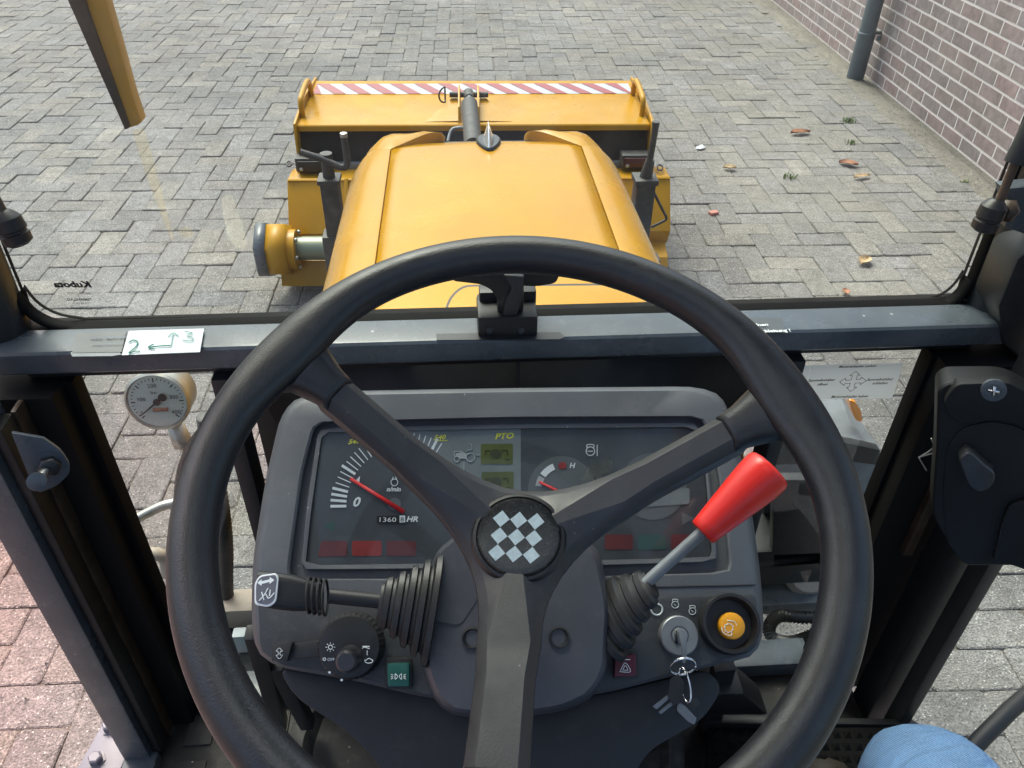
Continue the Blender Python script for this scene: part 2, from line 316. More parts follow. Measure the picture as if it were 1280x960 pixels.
def stone(name, cols, spk=.5, sscale=190, bump=1.5, pink=False, mort=None):
    """speckled concrete, colour chosen per piece"""
    m = bpy.data.materials.new(name); m.use_nodes = True; N = m.node_tree.nodes; L = m.node_tree.links; b = N['Principled BSDF']
    b.inputs['Roughness'].default_value = .85; b.inputs['Specular IOR Level'].default_value = .35
    g = N.new('ShaderNodeNewGeometry'); oi = N.new('ShaderNodeObjectInfo'); ad = N.new('ShaderNodeMath'); ad.operation = 'ADD'
    L.new(g.outputs['Random Per Island'], ad.inputs[0]); L.new(oi.outputs['Random'], ad.inputs[1]); fr = N.new('ShaderNodeMath'); fr.operation = 'FRACT'; L.new(ad.outputs[0], fr.inputs[0])
    r = N.new('ShaderNodeValToRGB'); r.color_ramp.interpolation = 'LINEAR'
    while len(r.color_ramp.elements) < len(cols): r.color_ramp.elements.new(.5)
    for i, c in enumerate(cols): r.color_ramp.elements[i].position = i/(len(cols)-1); r.color_ramp.elements[i].color = (*c, 1)
    L.new(fr.outputs[0], r.inputs['Fac'])
    ps = N.new('ShaderNodeNewGeometry')
    def noise(sca, det, rg=.6):
        n = N.new('ShaderNodeTexNoise'); n.inputs['Scale'].default_value = sca; n.inputs['Detail'].default_value = det; n.inputs['Roughness'].default_value = rg
        L.new(ps.outputs['Position'], n.inputs['Vector']); return n
    def mul(col, fac_node, lo, hi, a=.3, c=.7, ch='Fac'):
        mr = N.new('ShaderNodeMapRange'); mr.inputs[1].default_value = a; mr.inputs[2].default_value = c; mr.inputs[3].default_value = lo; mr.inputs[4].default_value = hi
        L.new(fac_node.outputs[ch], mr.inputs[0]); v = N.new('ShaderNodeVectorMath'); v.operation = 'SCALE'; L.new(col, v.inputs[0]); L.new(mr.outputs[0], v.inputs['Scale']); return v.outputs[0]
    c = r.outputs['Color']
    c = mul(c, noise(.8, 6, .65), .72, 1.24); c = mul(c, noise(6, 5), .85, 1.15); c = mul(c, noise(26, 5), .8, 1.2)
    n3 = noise(sscale, 2, .7); c = mul(c, n3, 1-spk, 1+spk)
    vo = N.new('ShaderNodeTexVoronoi'); vo.inputs['Scale'].default_value = 95; L.new(ps.outputs['Position'], vo.inputs['Vector'])
    sp = N.new('ShaderNodeMapRange'); sp.inputs[1].default_value = .10; sp.inputs[2].default_value = .24; sp.inputs[3].default_value = 1; sp.inputs[4].default_value = 0; L.new(vo.outputs['Distance'], sp.inputs[0])
    vr = N.new('ShaderNodeMapRange'); vr.inputs[1].default_value = .42; vr.inputs[2].default_value = .5; sx_ = N.new('ShaderNodeSeparateColor'); L.new(vo.outputs['Color'], sx_.inputs[0]); L.new(sx_.outputs[0], vr.inputs[0])
    ml = N.new('ShaderNodeMath'); ml.operation = 'MULTIPLY'; L.new(sp.outputs[0], ml.inputs[0]); L.new(vr.outputs[0], ml.inputs[1])
    ml2 = N.new('ShaderNodeMath'); ml2.operation = 'MULTIPLY'; ml2.inputs[1].default_value = .75 if spk > .2 else .1; L.new(ml.outputs[0], ml2.inputs[0])
    mx = N.new('ShaderNodeMixRGB'); mx.inputs[2].default_value = (.62, .62, .58, 1); L.new(ml2.outputs[0], mx.inputs[0]); L.new(c, mx.inputs[1]); c = mx.outputs[0]
    if pink:   # pinker on the left, painting the view past the tinted glass, sandy film on the right
        sx = N.new('ShaderNodeSeparateXYZ'); L.new(ps.outputs['Position'], sx.inputs[0])
        mr = N.new('ShaderNodeMapRange'); mr.interpolation_type = 'SMOOTHSTEP'; mr.inputs[1].default_value = -.6; mr.inputs[2].default_value = -1.4; mr.inputs[3].default_value = 0; mr.inputs[4].default_value = 1; L.new(sx.outputs[0], mr.inputs[0])
        mr2 = N.new('ShaderNodeMapRange'); mr2.interpolation_type = 'SMOOTHSTEP'; mr2.inputs[1].default_value = 2.4; mr2.inputs[2].default_value = 1.4; L.new(sx.outputs[1], mr2.inputs[0])
        mm = N.new('ShaderNodeMath'); mm.operation = 'MULTIPLY'; L.new(mr.outputs[0], mm.inputs[0]); L.new(mr2.outputs[0], mm.inputs[1])
        x = N.new('ShaderNodeMixRGB'); x.blend_type = 'MULTIPLY'; x.inputs[2].default_value = (1.45, 1.08, 1.05, 1); L.new(mm.outputs[0], x.inputs[0]); L.new(c, x.inputs[1]); c = x.outputs[0]
        nn = noise(.9, 6, .7); mr3 = N.new('ShaderNodeMapRange'); mr3.inputs[1].default_value = .48; mr3.inputs[2].default_value = .72; mr3.inputs[4].default_value = .55; L.new(nn.outputs['Fac'], mr3.inputs[0])
        mr4 = N.new('ShaderNodeMapRange'); mr4.interpolation_type = 'SMOOTHSTEP'; mr4.inputs[1].default_value = .4; mr4.inputs[2].default_value = 1.8; L.new(sx.outputs[0], mr4.inputs[0])
        m5 = N.new('ShaderNodeMath'); m5.operation = 'MULTIPLY'; L.new(mr3.outputs[0], m5.inputs[0]); L.new(mr4.outputs[0], m5.inputs[1])
        x = N.new('ShaderNodeMixRGB'); x.inputs[2].default_value = (.27, .255, .21, 1); L.new(m5.outputs[0], x.inputs[0]); L.new(c, x.inputs[1]); c = x.outputs[0]
    L.new(c, b.inputs['Base Color'])
    bp = N.new('ShaderNodeBump'); bp.inputs['Strength'].default_value = bump; bp.inputs['Distance'].default_value = .004; L.new(n3.outputs['Fac'], bp.inputs['Height'])
    bp2 = N.new('ShaderNodeBump'); bp2.inputs['Strength'].default_value = bump*.6; bp2.inputs['Distance'].default_value = .006; L.new(noise(45, 4).outputs['Fac'], bp2.inputs['Height']); L.new(bp2.outputs[0], bp.inputs['Normal'])
    L.new(bp.outputs[0], b.inputs['Normal'])
    return m
M['paver'] = stone('weathered_concrete_pavers', [(.162, .154, .152), (.184, .175, .170), (.200, .186, .170), (.170, .166, .170), (.225, .210, .190), (.182, .174, .168), (.205, .198, .198), (.160, .155, .152)], .5, pink=True)
M['sand'] = stone('sand_and_grit', [(.185, .17, .145), (.185, .17, .145)], .6, 320, 1, pink=True)
M['brick'] = stone('purple_brown_brick', [(.245, .190, .182), (.235, .190, .188), (.262, .188, .182), (.228, .192, .195), (.245, .198, .19)], .12, 180, .5)
M['brick'].node_tree.nodes['Principled BSDF'].inputs['Roughness'].default_value = .7
M['mortar'] = mat('pale_mortar', (.56, .51, .50), .9, var=.08, vscale=30, bump=.4, bscale=120)
M['grass'] = M['weed']

# ================================================================== SETTING
# ground: one sheet to the horizon, pavers on it
ground = mesh('ground', [(-120, -120, -.3), (120, -120, -.3), (120, 120, -.3), (-120, 120, -.3)], [(0, 1, 2, 3)], M['sand']); setp(ground, kind='structure')
PX0, PX1, PY0, PY1 = -7.2, 3.3, -1.6, 10.5
pave = box('pavement', ((PX0+PX1)/2, (PY0+PY1)/2, -.157), (PX1-PX0+8, PY1-PY0+8, .3), M['sand']); setp(pave, kind='structure')
U = .1065; G = .0026
tyaw = R(-1.1)
def projpx(P):
    d = np.asarray(P)-cam; z = d@fw
    if z <= .05: return None
    return 640+F*(d@Rr)/z, 480-F*(d@Uu)/z, z
def wallx(y): return 2.689-.0371*(y-3.703)*-1 if False else 2.689+.0371*(y-3.703)
pav = []
c_, s_ = math.cos(tyaw), math.sin(tyaw)
for i in range(-90, 60):
    for j in range(-30, 115):
        rr = (i-j) % 4
        if rr == 0: cx, cy, ang = (i+1)*U, (j+.5)*U, 0
        elif rr == 3: cx, cy, ang = (i+.5)*U, (j+1)*U, 1
        else: continue
        x = cx*c_-cy*s_; y = cx*s_+cy*c_
        if PX0 < x < wallx(y)-.15 and PY0 < y < PY1: pav.append((x, y, ang))
def paver_local(seed):
    r = random.Random(seed); a, b, h = U-G*.5, U/2-G*.5, .012; j = lambda k: r.uniform(-k, k)
    ch = .0028
    o = [(-a, -b), (a, -b), (a, b), (-a, b)]; V = []
    ring = []
    for (x, y) in o:
        sx, sy = (1 if x > 0 else -1), (1 if y > 0 else -1); c = .006+abs(j(.004))
        p1 = (x-sx*c, y); p2 = (x, y-sy*c)
        ring += [p1, p2] if (x > 0) == (y > 0) else [p2, p1]
    # order so the ring runs anticlockwise
    ring = [ring[k] for k in range(8)]
    ring.sort(key=lambda p: math.atan2(p[1]/b, p[0]/a))
    ring = [(x+j(.0012), y+j(.0012)) for x, y in ring]
    V += [(x, y, -h) for x, y in ring]; V += [(x, y, -ch) for x, y in ring]
    V += [(x*(1-ch*1.2/a), y*(1-ch*1.2/b), 0) for x, y in ring]
    Fc = []
    for l in (0, 1):
        for k in range(8): Fc.append((l*8+k, l*8+(k+1) % 8, l*8+8+(k+1) % 8, l*8+8+k))
    Fc.append(tuple(range(16, 24))); return V, Fc
variants = [paver_local(k) for k in range(6)]
pms = []
for V, Fc in variants:
    me = bpy.data.meshes.new('paver'); me.from_pydata(V, [], Fc); me.materials.append(M['paver']); pms.append(me)
def pscore(t):
    q = projpx((t[0], t[1], 0))
    if q is None or not (-40 < q[0] < 1320 and -30 < q[1] < 1000): return 0
    x, y, z = q
    hide = 0
    if 375 < x < 830 and 100 < y: hide = 1
    if 250 < x < 1000 and 400 < y: hide = 1
    if 0 < x < 1200 and 405 < y < 460: hide = 1
    return 0 if hide else 1/(z*z)*(1-.3*0)
order = sorted(range(len(pav)), key=lambda k: -pscore(pav[k]))
SV, SF = [], []
for n_, k in enumerate(order):
    x, y, a = pav[k]; v = random.randrange(6)
    dz = random.uniform(-.0035, .0035); tx = random.uniform(-.012, .012); ty = random.uniform(-.02, .02); yw = random.gauss(0, .012)+(R(90) if a else 0)+tyaw
    if random.random() < .5: yw += math.pi
    Mx = Matrix.Translation((x+random.gauss(0, .0012), y+random.gauss(0, .0012), dz)) @ Matrix.Rotation(yw, 4, 'Z') @ Matrix.Rotation(tx, 4, 'X') @ Matrix.Rotation(ty*.5, 4, 'Y')
    if n_ < 300 and pscore(pav[k]) > 0:
        o = bpy.data.objects.new('paver', pms[v]); o.matrix_world = Mx; link(o, pave)
    else:
        V, Fc = variants[v]; b0 = len(SV)
        for p in V: SV.append(tuple(Mx @ Vector(p)))
        for f in Fc: SF.append(tuple(b0+i for i in f))
me = bpy.data.meshes.new('paver_field'); me.from_pydata(SV, [], SF); me.materials.append(M['paver'])
o = link(bpy.data.objects.new('paver_field', me), pave); o['kind'] = 'stuff'
# sandy strip along the foot of the wall with a row of kerb-like grit
V = []; Fc = []
ny = 160
for k in range(ny):
    y = -1.6+12*k/(ny-1)
    for q in range(5):
        x = wallx(y)-.20+.21*q/4; V.append((x+random.uniform(-.006, .006), y, -.006+.012*math.sin(q*1.1)+random.uniform(-.003, .003)))
for k in range(ny-1):
    for q in range(4): Fc.append((k*5+q, k*5+q+1, k*5+q+6, k*5+q+5))
o = mesh('grit_strip', V, Fc, M['sand'], pave, auto=R(60)); o['kind'] = 'stuff'
V = []; Fc = []
for k in range(5200):
    y = random.uniform(.2, 8.5); x = wallx(y)-.01-abs(random.gauss(0, .14)) if random.random() < .7 else random.uniform(-4, 2.6)
    if -1 < x < 1 and y < 4: continue
    s = random.uniform(.0015, .0045); b0 = len(V)
    P = [(1, 0, 0), (0, 1, 0), (-1, 0, 0), (0, -1, 0), (0, 0, 1)]
    z0 = .002 if x < wallx(y)-.27 else .006
    for p in P: V.append((x+p[0]*s*random.uniform(.6, 1.2), y+p[1]*s*random.uniform(.6, 1.2), z0+p[2]*s))
    for t in ((0, 1, 4), (1, 2, 4), (2, 3, 4), (3, 0, 4)): Fc.append([b0+i for i in t])
o = mesh('loose_grit', V, Fc, stone('grit_stones', [(.2, .18, .15), (.34, .32, .28), (.14, .13, .12), (.26, .24, .2)], .3), pave); o['kind'] = 'stuff'

# brick wall
wd = Vector((.0371, 1, 0)).normalized(); wn = Vector((-wd.y, wd.x, 0)); wo = Vector((2.689, 3.703, 0))
wallm = Matrix((wd, wn, Vector((0, 0, 1)))).transposed().to_4x4(); wallm.translation = wo
bw = box('brick_wall', (0, 0, 0), (1, 1, 1), M['mortar'])
me = bw.data
bm = bmesh.new(); bmesh.ops.create_cube(bm, size=1)
for v in bm.verts: v.co = Vector((v.co.x*10+2.6, v.co.y*.2-.1008, v.co.z*2.7+1.25))
bm.to_mesh(me); bm.free(); bw.matrix_world = wallm
setp(bw, 'purple brown brick wall with pale mortar joints along the right side of the yard', 'wall')
def brick_mesh(l, h, seed):
    r = random.Random(seed); bm = bmesh.new(); bmesh.ops.create_cube(bm, size=1)
    for v in bm.verts:
        v.co = Vector((v.co.x*l+r.uniform(-.001, .001), v.co.y*.03, v.co.z*h+r.uniform(-.0008, .0008)))
    es = [e for e in bm.edges if all(v.co.y > 0 for v in e.verts)]
    bmesh.ops.bevel(bm, geom=es, offset=.0025, segments=1, affect='EDGES')
    me = bpy.data.meshes.new('brick'); bm.to_mesh(me); bm.free(); me.materials.append(M['brick']); return me
bms = [brick_mesh(.2005, .0648, k) for k in range(4)]; bhalf = brick_mesh(.095, .0635, 9)
BR = []
for c in range(34):
    z = .0745*c+.0355
    s0 = .834 if c % 2 == 0 else .939
    for k in range(-16, 36):
        s = s0+.21*k+.105
        if -2.3 < s < 7.4: BR.append((s, z))
def bscore(t):
    P = wo+wd*t[0]+Vector((0, 0, t[1])); q = projpx(P)
    if q is None or not (-20 < q[0] < 1330 and -45 < q[1] < 300): return 0
    return 1/q[2]
BR.sort(key=lambda t: -bscore(t)); SV, SF = [], []
for n_, (s, z) in enumerate(BR):
    me = random.choice(bms); Mx = Matrix.Translation((s+random.uniform(-.001, .001), -.0142+random.uniform(-.0006, .0004), z)) @ Matrix.Rotation(random.uniform(-.004, .004), 4, 'Y')
    if n_ < 298 and bscore((s, z)) > 0:
        o = bpy.data.objects.new('brick', me); link(o, bw); o.matrix_parent_inverse = Matrix(); o.matrix_local = Mx
    else:
        b0 = len(SV); SV += [tuple(Mx @ v.co) for v in me.vertices]; SF += [tuple(b0+i for i in p.vertices) for p in me.polygons]
me = bpy.data.meshes.new('brickwork'); me.from_pydata(SV, [], SF); me.materials.append(M['brick'])
o = link(bpy.data.objects.new('brickwork', me), bw); o['kind'] = 'stuff'
# drainpipe
dp0 = AZ(1072, 95, 0); dpx = 2.60; dpy = 5.42
pipe = lathe('drainpipe', [(.054, -.01), (.056, .0), (.056, .28), (.0575, .285), (.0575, .292), (.0525, .30), (.0525, 3.2)], (dpx+.05, dpy-.03, 0), (.0, 0, 1), M['zincpipe'], n=28)
setp(pipe, 'dark grey drainpipe standing against the brick wall', 'drainpipe')
tube('pipe_bracket', [(dpx+.06, dpy-.02, .29), (wallx(dpy)+.01, dpy-.02, .29)], .012, M['zincpipe'], pipe, n=10)
lathe('screw_head', [(.016, 0), (.018, .006), (.014, .014), (.004, .017)], (dpx+.115, dpy-.075, .27), (-.1, -1, .2), M['zincpipe'], pipe, n=14)

# leaves, chips, weeds
def leaf(px, py, L, W, ang, m, label, cat='leaf', name='dry_leaf', curl=.5):
    P = AZ(px, py, .004); V = []; Fc = []; n = 7; L *= 1.4; W *= 1.4
    for i in range(n):
        t = i/(n-1); wv = W*math.sin(math.pi*min(1, t*.97+.015))**.7*(1-.25*t)
        for q in (-1, -.5, 0, .5, 1):
            x = (t-.5)*L; y = q*wv/2*(1+random.uniform(-.12, .12)); z = .003+curl*abs(q)**1.5*W*.4+.012*math.sin(t*3+ang)*L*8*.3+random.uniform(0, .0015)
            V.append((P[0]+x*math.cos(ang)-y*math.sin(ang), P[1]+x*math.sin(ang)+y*math.cos(ang), P[2]+z))
    for i in range(n-1):
        for q in range(4): Fc.append((i*5+q, i*5+q+1, i*5+q+6, i*5+q+5))
    o = mesh(name, V, Fc, m); md = o.modifiers.new('s', 'SOLIDIFY'); md.thickness = .0008
    return setp(o, label, cat, 'fallen leaves on the pavement')
leaf(1000, 167, .085, .045, .1, M['leafb'], 'long curled brown leaf, farthest of the big leaves right of the hood')
leaf(1060, 206, .07, .045, -.5, M['leafb'], 'reddish brown curled leaf just above a tan leaf near the brick wall')
leaf(1077, 222, .075, .03, .3, M['leafy'], 'pale tan narrow leaf lying below the reddish leaf near the wall')
leaf(1080, 328, .06, .045, .8, M['leafy'], 'crumpled grey brown leaf on the paving above the right end of the crossbar', curl=.55)
leaf(1057, 366, .035, .025, 1.4, M['leafb'], 'small rust coloured leaf scrap seen just above the windscreen seal')
leaf(912, 211, .05, .035, 0, M['leafy'], 'small tan leaf on the paving between the sweeper and the larger leaves', curl=.55)
leaf(1118, 72, .05, .03, 0, M['leafy'], 'tiny tan leaf beside the foot of the drainpipe')
P = AZ(892, 266, .008); o = box('brick_chip', (P[0], P[1], .008), (.042, .028, .014), mat('chip_red', (.42, .17, .14), .8, bump=.5, bscale=80), b=.003, rot=Matrix.Rotation(.3, 4, 'Z'))
setp(o, 'small pink red stone chip on the paving right of the yellow sweeper', 'stone chip')
P = AZ(876, 185, .005); o = prism('paper_scrap', [(P[0]+a*.032, P[1]+b*.03, .003+c*.01) for a, b, c in ((-1, -.3, 0), (-.2, -1, .6), (1, .2, 0), (.4, .9, 1), (-.6, .5, .2))], (0, 0, .002), M['paper'])
setp(o, 'small white scrap lying on the paving right of the sweeper', 'scrap')
def weed(px, py, r, n, label):
    P = AZ(px, py, 0); V = []; Fc = []
    for k in range(n):
        a = random.uniform(0, 6.28); d = random.uniform(0, r*.8); x = P[0]+math.cos(a)*d; y = P[1]+math.sin(a)*d*.6; hh = random.uniform(.3, 1)*r*.7
        b = random.uniform(0, 6.28); wv = random.uniform(.0015, .003); lx, ly = random.uniform(-.5, .5)*r, random.uniform(-.5, .5)*r; b0 = len(V)
        V += [(x-math.cos(b)*wv, y-math.sin(b)*wv, -.004), (x+math.cos(b)*wv, y+math.sin(b)*wv, -.004), (x+lx*.5+math.cos(b)*wv, y+ly*.5+math.sin(b)*wv, hh*.7), (x+lx*.5-math.cos(b)*wv, y+ly*.5-math.sin(b)*wv, hh*.7), (x+lx, y+ly, hh*.8)]
        Fc += [(b0, b0+1, b0+2, b0+3), (b0+3, b0+2, b0+4)]
    return setp(mesh('weed_tuft', V, Fc, M['weed']), label, 'weed', 'weeds in the paving joints')
weed(1060, 153, .06, 60, 'bright green weed tuft in the paving joints below the drainpipe, farthest of the weeds')
weed(1064, 180, .05, 24, 'sparse yellowish weed between the curled leaves near the brick wall')
weed(988, 223, .05, 34, 'short green weed in a joint left of the tan leaf')
weed(1240, 300, .06, 50, 'small green weed beside the black gas strut end fitting on the right')
weed(1205, 228, .03, 16, 'tiny weed at the foot of the wall')
# ================================================================== TRACTOR
TR = empty('tractor', 'compact tractor with yellow hood and charcoal cab frame, seen from its driver seat', 'tractor')
def part(name, label=None): return empty(name, label, parent=TR)
# ---- hood
def hood_half(y):
    k = min(1, max(0, (y-.8)/1.05)); s = 1.0-.10*k**1.6; dz = -.0*k
    drop = -.10*max(0, (y-1.70)/.14)**2 if y > 1.70 else 0
    drop -= .014*((1.25-y))**2 if y < 1.25 else 0
    return s, drop
ys = [.80, .9, 1.0, 1.15, 1.3, 1.45, 1.6, 1.70, 1.74, 1.77, 1.80, 1.825]
cross_top = [(x, .996-.15*(x)**2) for x in np.linspace(-.207, .207, 15)]
loops = []
for y in ys:
    s, dr = hood_half(y); loops.append([(x, y, z+dr*(1 if y < 1.8 else 1)) for x, z in cross_top])
o = loft('hood_top', loops, M['yellow'], TR, closed=False, auto=R(60)); md = o.modifiers.new('s', 'SOLIDIFY'); md.thickness = .006; md.offset = -1
for sg in (-1, 1):
    loops = []
    for y in ys:
        s, dr = hood_half(y); base = [(.2100, .9850), (.2108, .9888), (.2135, .9887), (.228, .9865), (.245, .9815), (.262, .9725), (.279, .958), (.296, .936), (.311, .908), (.324, .872), (.334, .83), (.341, .77), (.345, .68), (.345, .52)]
        row = []
        for x, z in base:
            xx = .2105+(x-.2105)*s; row.append((sg*xx, y, z+dr))
        loops.append(row)
    o = loft('hood_side', loops, M['yellow'], TR, closed=False, auto=R(60)); md = o.modifiers.new('s', 'SOLIDIFY'); md.thickness = .006; md.offset = 0
    o['label'] = 'left yellow hood side' if sg < 0 else 'right yellow hood side'
box('hood_seam_channel', (0, 1.3, .955), (.46, .98, .03), M['black'], TR)
box('hood_front', (0, 1.80, .72), (.60, .05, .36), M['yellow2'], TR, .02)
# headlight cowls at the front corners, standing a little proud
for sg in (-1, 1):
    P2 = [(.305, 1.60), (.300, 1.70), (.262, 1.79), (.20, 1.835), (.11, 1.845), (.085, 1.80), (.13, 1.772), (.208, 1.692), (.235, 1.675)]
    ou = rpoly(P2, .02, 3)
    def zt(x, y, e=0): 
        z = 1.004-.15*x*x-max(0, abs(x)-.2)**2*7.5-max(0, y-1.77)**2*12-e-.0055; return z
    c0 = np.mean(ou, 0)
    lp = []
    for sc_, e in ((1, .05), (1, .010), (.985, .004), (.95, 0), (.6, -.004), (.2, -.005)):
        lp.append([(sg*(c0[0]+(x-c0[0])*sc_), c0[1]+(y-c0[1])*sc_, zt(c0[0]+(x-c0[0])*sc_, c0[1]+(y-c0[1])*sc_, e)) for x, y in ou])
    loft('headlight_cowl', lp, M['yellow'], TR, auto=R(45))
# rear service panel of the hood, rounded corners
Hp = Pl((0, 1, .9965), (0, 0, 1))
sp = rpoly([(560, 410), (561, 378), (578, 359), (640, 357), (790, 357), (812, 378), (822, 408)], 14)
o = ppx('service_panel', [(556, 405), (561, 376), (578, 358), (785, 356), (806, 372), (822, 402)], Hp, .0035, .006, M['yellow'], TR, b=.0015, r=12)
ppx('panel_gap', [(553, 412), (558.5, 375), (577, 356), (786, 354), (808.5, 371), (826, 408)], Hp, .0012, .004, M['black'], TR, r=12)
# chrome ornament
og = Vector(AZ(611, 180, .995))
orn = part('hood_ornament', 'chrome teardrop ornament on the front of the hood')
def drop_loop(L, W, z, dy=0): return [(og.x+W*math.sin(t)*(1-.35*math.cos(t)), og.y+dy+L*-math.cos(t), z) for t in np.linspace(0, 2*math.pi, 24, endpoint=False)]
loft('ornament_base', [drop_loop(.046, .026, .987), drop_loop(.046, .026, .999), drop_loop(.042, .0225, 1.003)], M['embl'], orn)
loft('ornament_fin', [drop_loop(.040, .012, 1.003), drop_loop(.036, .008, 1.012, .002), drop_loop(.025, .004, 1.026, .008), drop_loop(.008, .001, 1.036, .016)], M['chrome'], orn, auto=R(50))
# chassis & wheels in front, under the hood
box('front_chassis', (0, 1.25, .42), (.42, 1.3, .34), M['steeld'], TR, .02)
for sg in (-1, 1):
    wl = part('front_wheel')
    c = Vector((sg*.40, 1.32, .25))
    prof = [(.12, -.08), (.2, -.09), (.235, -.085), (.25, -.06), (.253, 0), (.25, .06), (.235, .085), (.2, .09), (.12, .08)]
    lathe('tyre', prof, c, (1, 0, 0), M['rubber'], wl, n=36); lathe('rim', [(.05, -.05), (.118, -.06), (.118, .06), (.05, .05)], c, (1, 0, 0), M['yellow2'], wl, n=28)
# ---- cab frame
Z1 = 1.168; ZB = 1.102; YB = .746
bar_top = Z1
fb = box('cab_crossbar', (-.005, .7505, 1.135), (1.17, .049, .030), M['steel'], TR, .007, seg=3)
box('crossbar_underside', (-.005, .765, 1.110), (1.10, .03, .020), M['steeld'], TR, .003)
for k, (x0, x1, yy, r_) in enumerate(((-.58, .58, YB-.002, .0018),)):
    tube('weld_seam', smoothpath([AY(1243, 392, .742), AY(1252, 408, .741), AY(1256, 424, .742)], 4), .004, M['zinc'], TR, n=8)
def vpost(name, x0, x1, y0, y1, z0, z1, m, bv=.004, label=None):
    o = box(name, ((x0+x1)/2, (y0+y1)/2, (z0+z1)/2), (x1-x0, y1-y0, z1-z0), m, TR, bv)
    if label: o['label'] = label
    return o
# corner pillars: outer leg (lighter), recess, inner leg
vpost('cab_pillar', -.600, -.560, .648, .70, .43, 2.06, M['steel'], .005, 'left front cab pillar')
vpost('cab_pillar', .562, .602, .648, .70, .43, 2.06, M['steeld'], .005, 'right front cab pillar')
vpost('pillar_filler', -.598, -.515, .712, .764, .43, 1.10, M['fill'], .003)
vpost('pillar_filler', .497, .60, .712, .764, .43, 1.10, M['fill'], .003)
vpost('door_seal', -.560, -.547, .66, .69, .44, 1.10, M['rubber'], .004)
vpost('door_frame_lip', -.551, -.545, .69, .712, .44, 1.10, M['rust'], .002, 'dirty brown inner lip of the left door frame')
vpost('door_frame_lip', .538, .552, .70, .712, .78, 1.10, M['rust'], .002, 'brown inner lip of the right door frame')
vpost('window_seal', -.516, -.504, .74, .765, .45, 1.10, M['glasstrim'], .002)
vpost('window_seal', .492, .502, .74, .765, .45, 1.10, M['glasstrim'], .002)
for sg in (-1, 1):
    x = .566 if sg > 0 else -.579
    tube('windscreen_pillar', [(x, .775, 1.12), (x, .79, 1.6), (x+sg*-.005, .82, 2.06)], (.032, .032), M['steeld'], TR, n=20)
vpost('inner_post', -.352, -.332, .735, .775, .44, 1.10, M['steeld'], .003)
vpost('inner_post', .318, .336, .735, .775, .44, 1.10, M['steeld'], .003)
o = prism('firewall', [(-.333, .80, 1.10), (.319, .80, 1.10), (.319, .80, .44), (-.333, .80, .44)], (0, .02, 0), M['black'], TR)
box('firewall_rib', (-.0, .792, .9), (.004, .01, .4), M['black'], TR)
vpost('lower_crossbar', -.515, -.33, .735, .785, .43, .462, M['steel'], .004)
vpost('lower_crossbar', .33, .50, .735, .785, .44, .472, M['steel'], .004)
# roof, rear pillars, floor and seat behind the viewer
for nm, c, d in (('cab_roof', (0, .64, 2.12), (1.28, .50, .08)), ('cab_roof', (0, -.56, 2.12), (1.28, .20, .08)), ('cab_roof', (-.53, -.035, 2.12), (.22, .85, .08)), ('cab_roof', (.53, -.035, 2.12), (.22, .85, .08))):
    box(nm, c, d, M['yellow2'], TR, .004); box('headliner', (c[0], c[1], 2.065), (d[0]-.06, d[1]-.01, .02), M['seat'], TR, .003)
mesh('roof_hatch_glass', [(-.43, -.47, 2.15), (.43, -.47, 2.15), (.43, .40, 2.15), (-.43, .40, 2.15)], [(0, 1, 2, 3)], M['glass'], TR)  # unseen hatch, added to let sky light fall on the steering wheel
for sg in (-1, 1): beam('cab_pillar', (sg*.58, -.55, .45), (sg*.56, -.52, 2.06), .05, .05, M['steeld'], TR, .005)
box('rear_panel', (0, -.60, .80), (1.12, .03, .7), M['steeld'], TR, .01)
flo = box('cab_floor', (0, .10, .405), (1.14, 1.32, .04), M['steeld'], TR, .004)
seat = part('seat')
box('seat_cushion', (0, -.30, .83), (.46, .46, .14), M['seat'], seat, .04); box('backrest', (0, -.53, 1.12), (.44, .10, .5), M['seat'], seat, .04)
box('seat_base', (0, -.30, .60), (.3, .3, .34), M['steeld'], seat, .02)
# ---- windscreen and its seal
KW = .776/.746
def gy(z): return .776+.03*(z-1.15)
wpts = [(-.553, 2.03), (-.553, 1.24), (-.543, 1.205), (-.515, 1.181), (-.46, 1.173), (0, 1.170), (.45, 1.172), (.492, 1.178), (.512, 1.20), (.520, 1.245), (.520, 2.03)]
wpts = [(-.535, 2.03), (-.535, 1.262), (-.531, 1.222), (-.518, 1.195), (-.487, 1.1815), (-.42, 1.1785), (0, 1.1735), (.43, 1.173), (.475, 1.1765), (.498, 1.186), (.509, 1.212), (.512, 1.262), (.512, 2.03)]
wpts = [(CX+(x-CX)*KW, H-(H-z)*KW-.013) for x, z in wpts]
mesh('windscreen', [(x, gy(z)+.012, z) for x, z in wpts], [list(range(len(wpts)))], M['glass'], TR)
sealp = smoothpath([(x, gy(z)+.006, z-.004) for x, z in wpts], 5)
tube('windscreen_seal', sealp, [(.0045, .009)]*len(sealp), M['sealr'], TR, n=12)
tube('windscreen_edge_seal', [(p[0]*.99, p[1]+.010, p[2]+.0062) for p in sealp], .0016, M['sealr'], TR, n=8)
box('seal_base', (-.005, .786, 1.132), (1.13, .026, .034), M['sealr'], TR, .003)
for P in ([(1248, 384), (1272, 325), (1300, 300), (1300, 480), (1272, 446), (1254, 430)],):
    prism('corner_gusset', [AY(x, y, .722) for x, y in P], (0, .05, 0), M['steeld'], TR, .004)
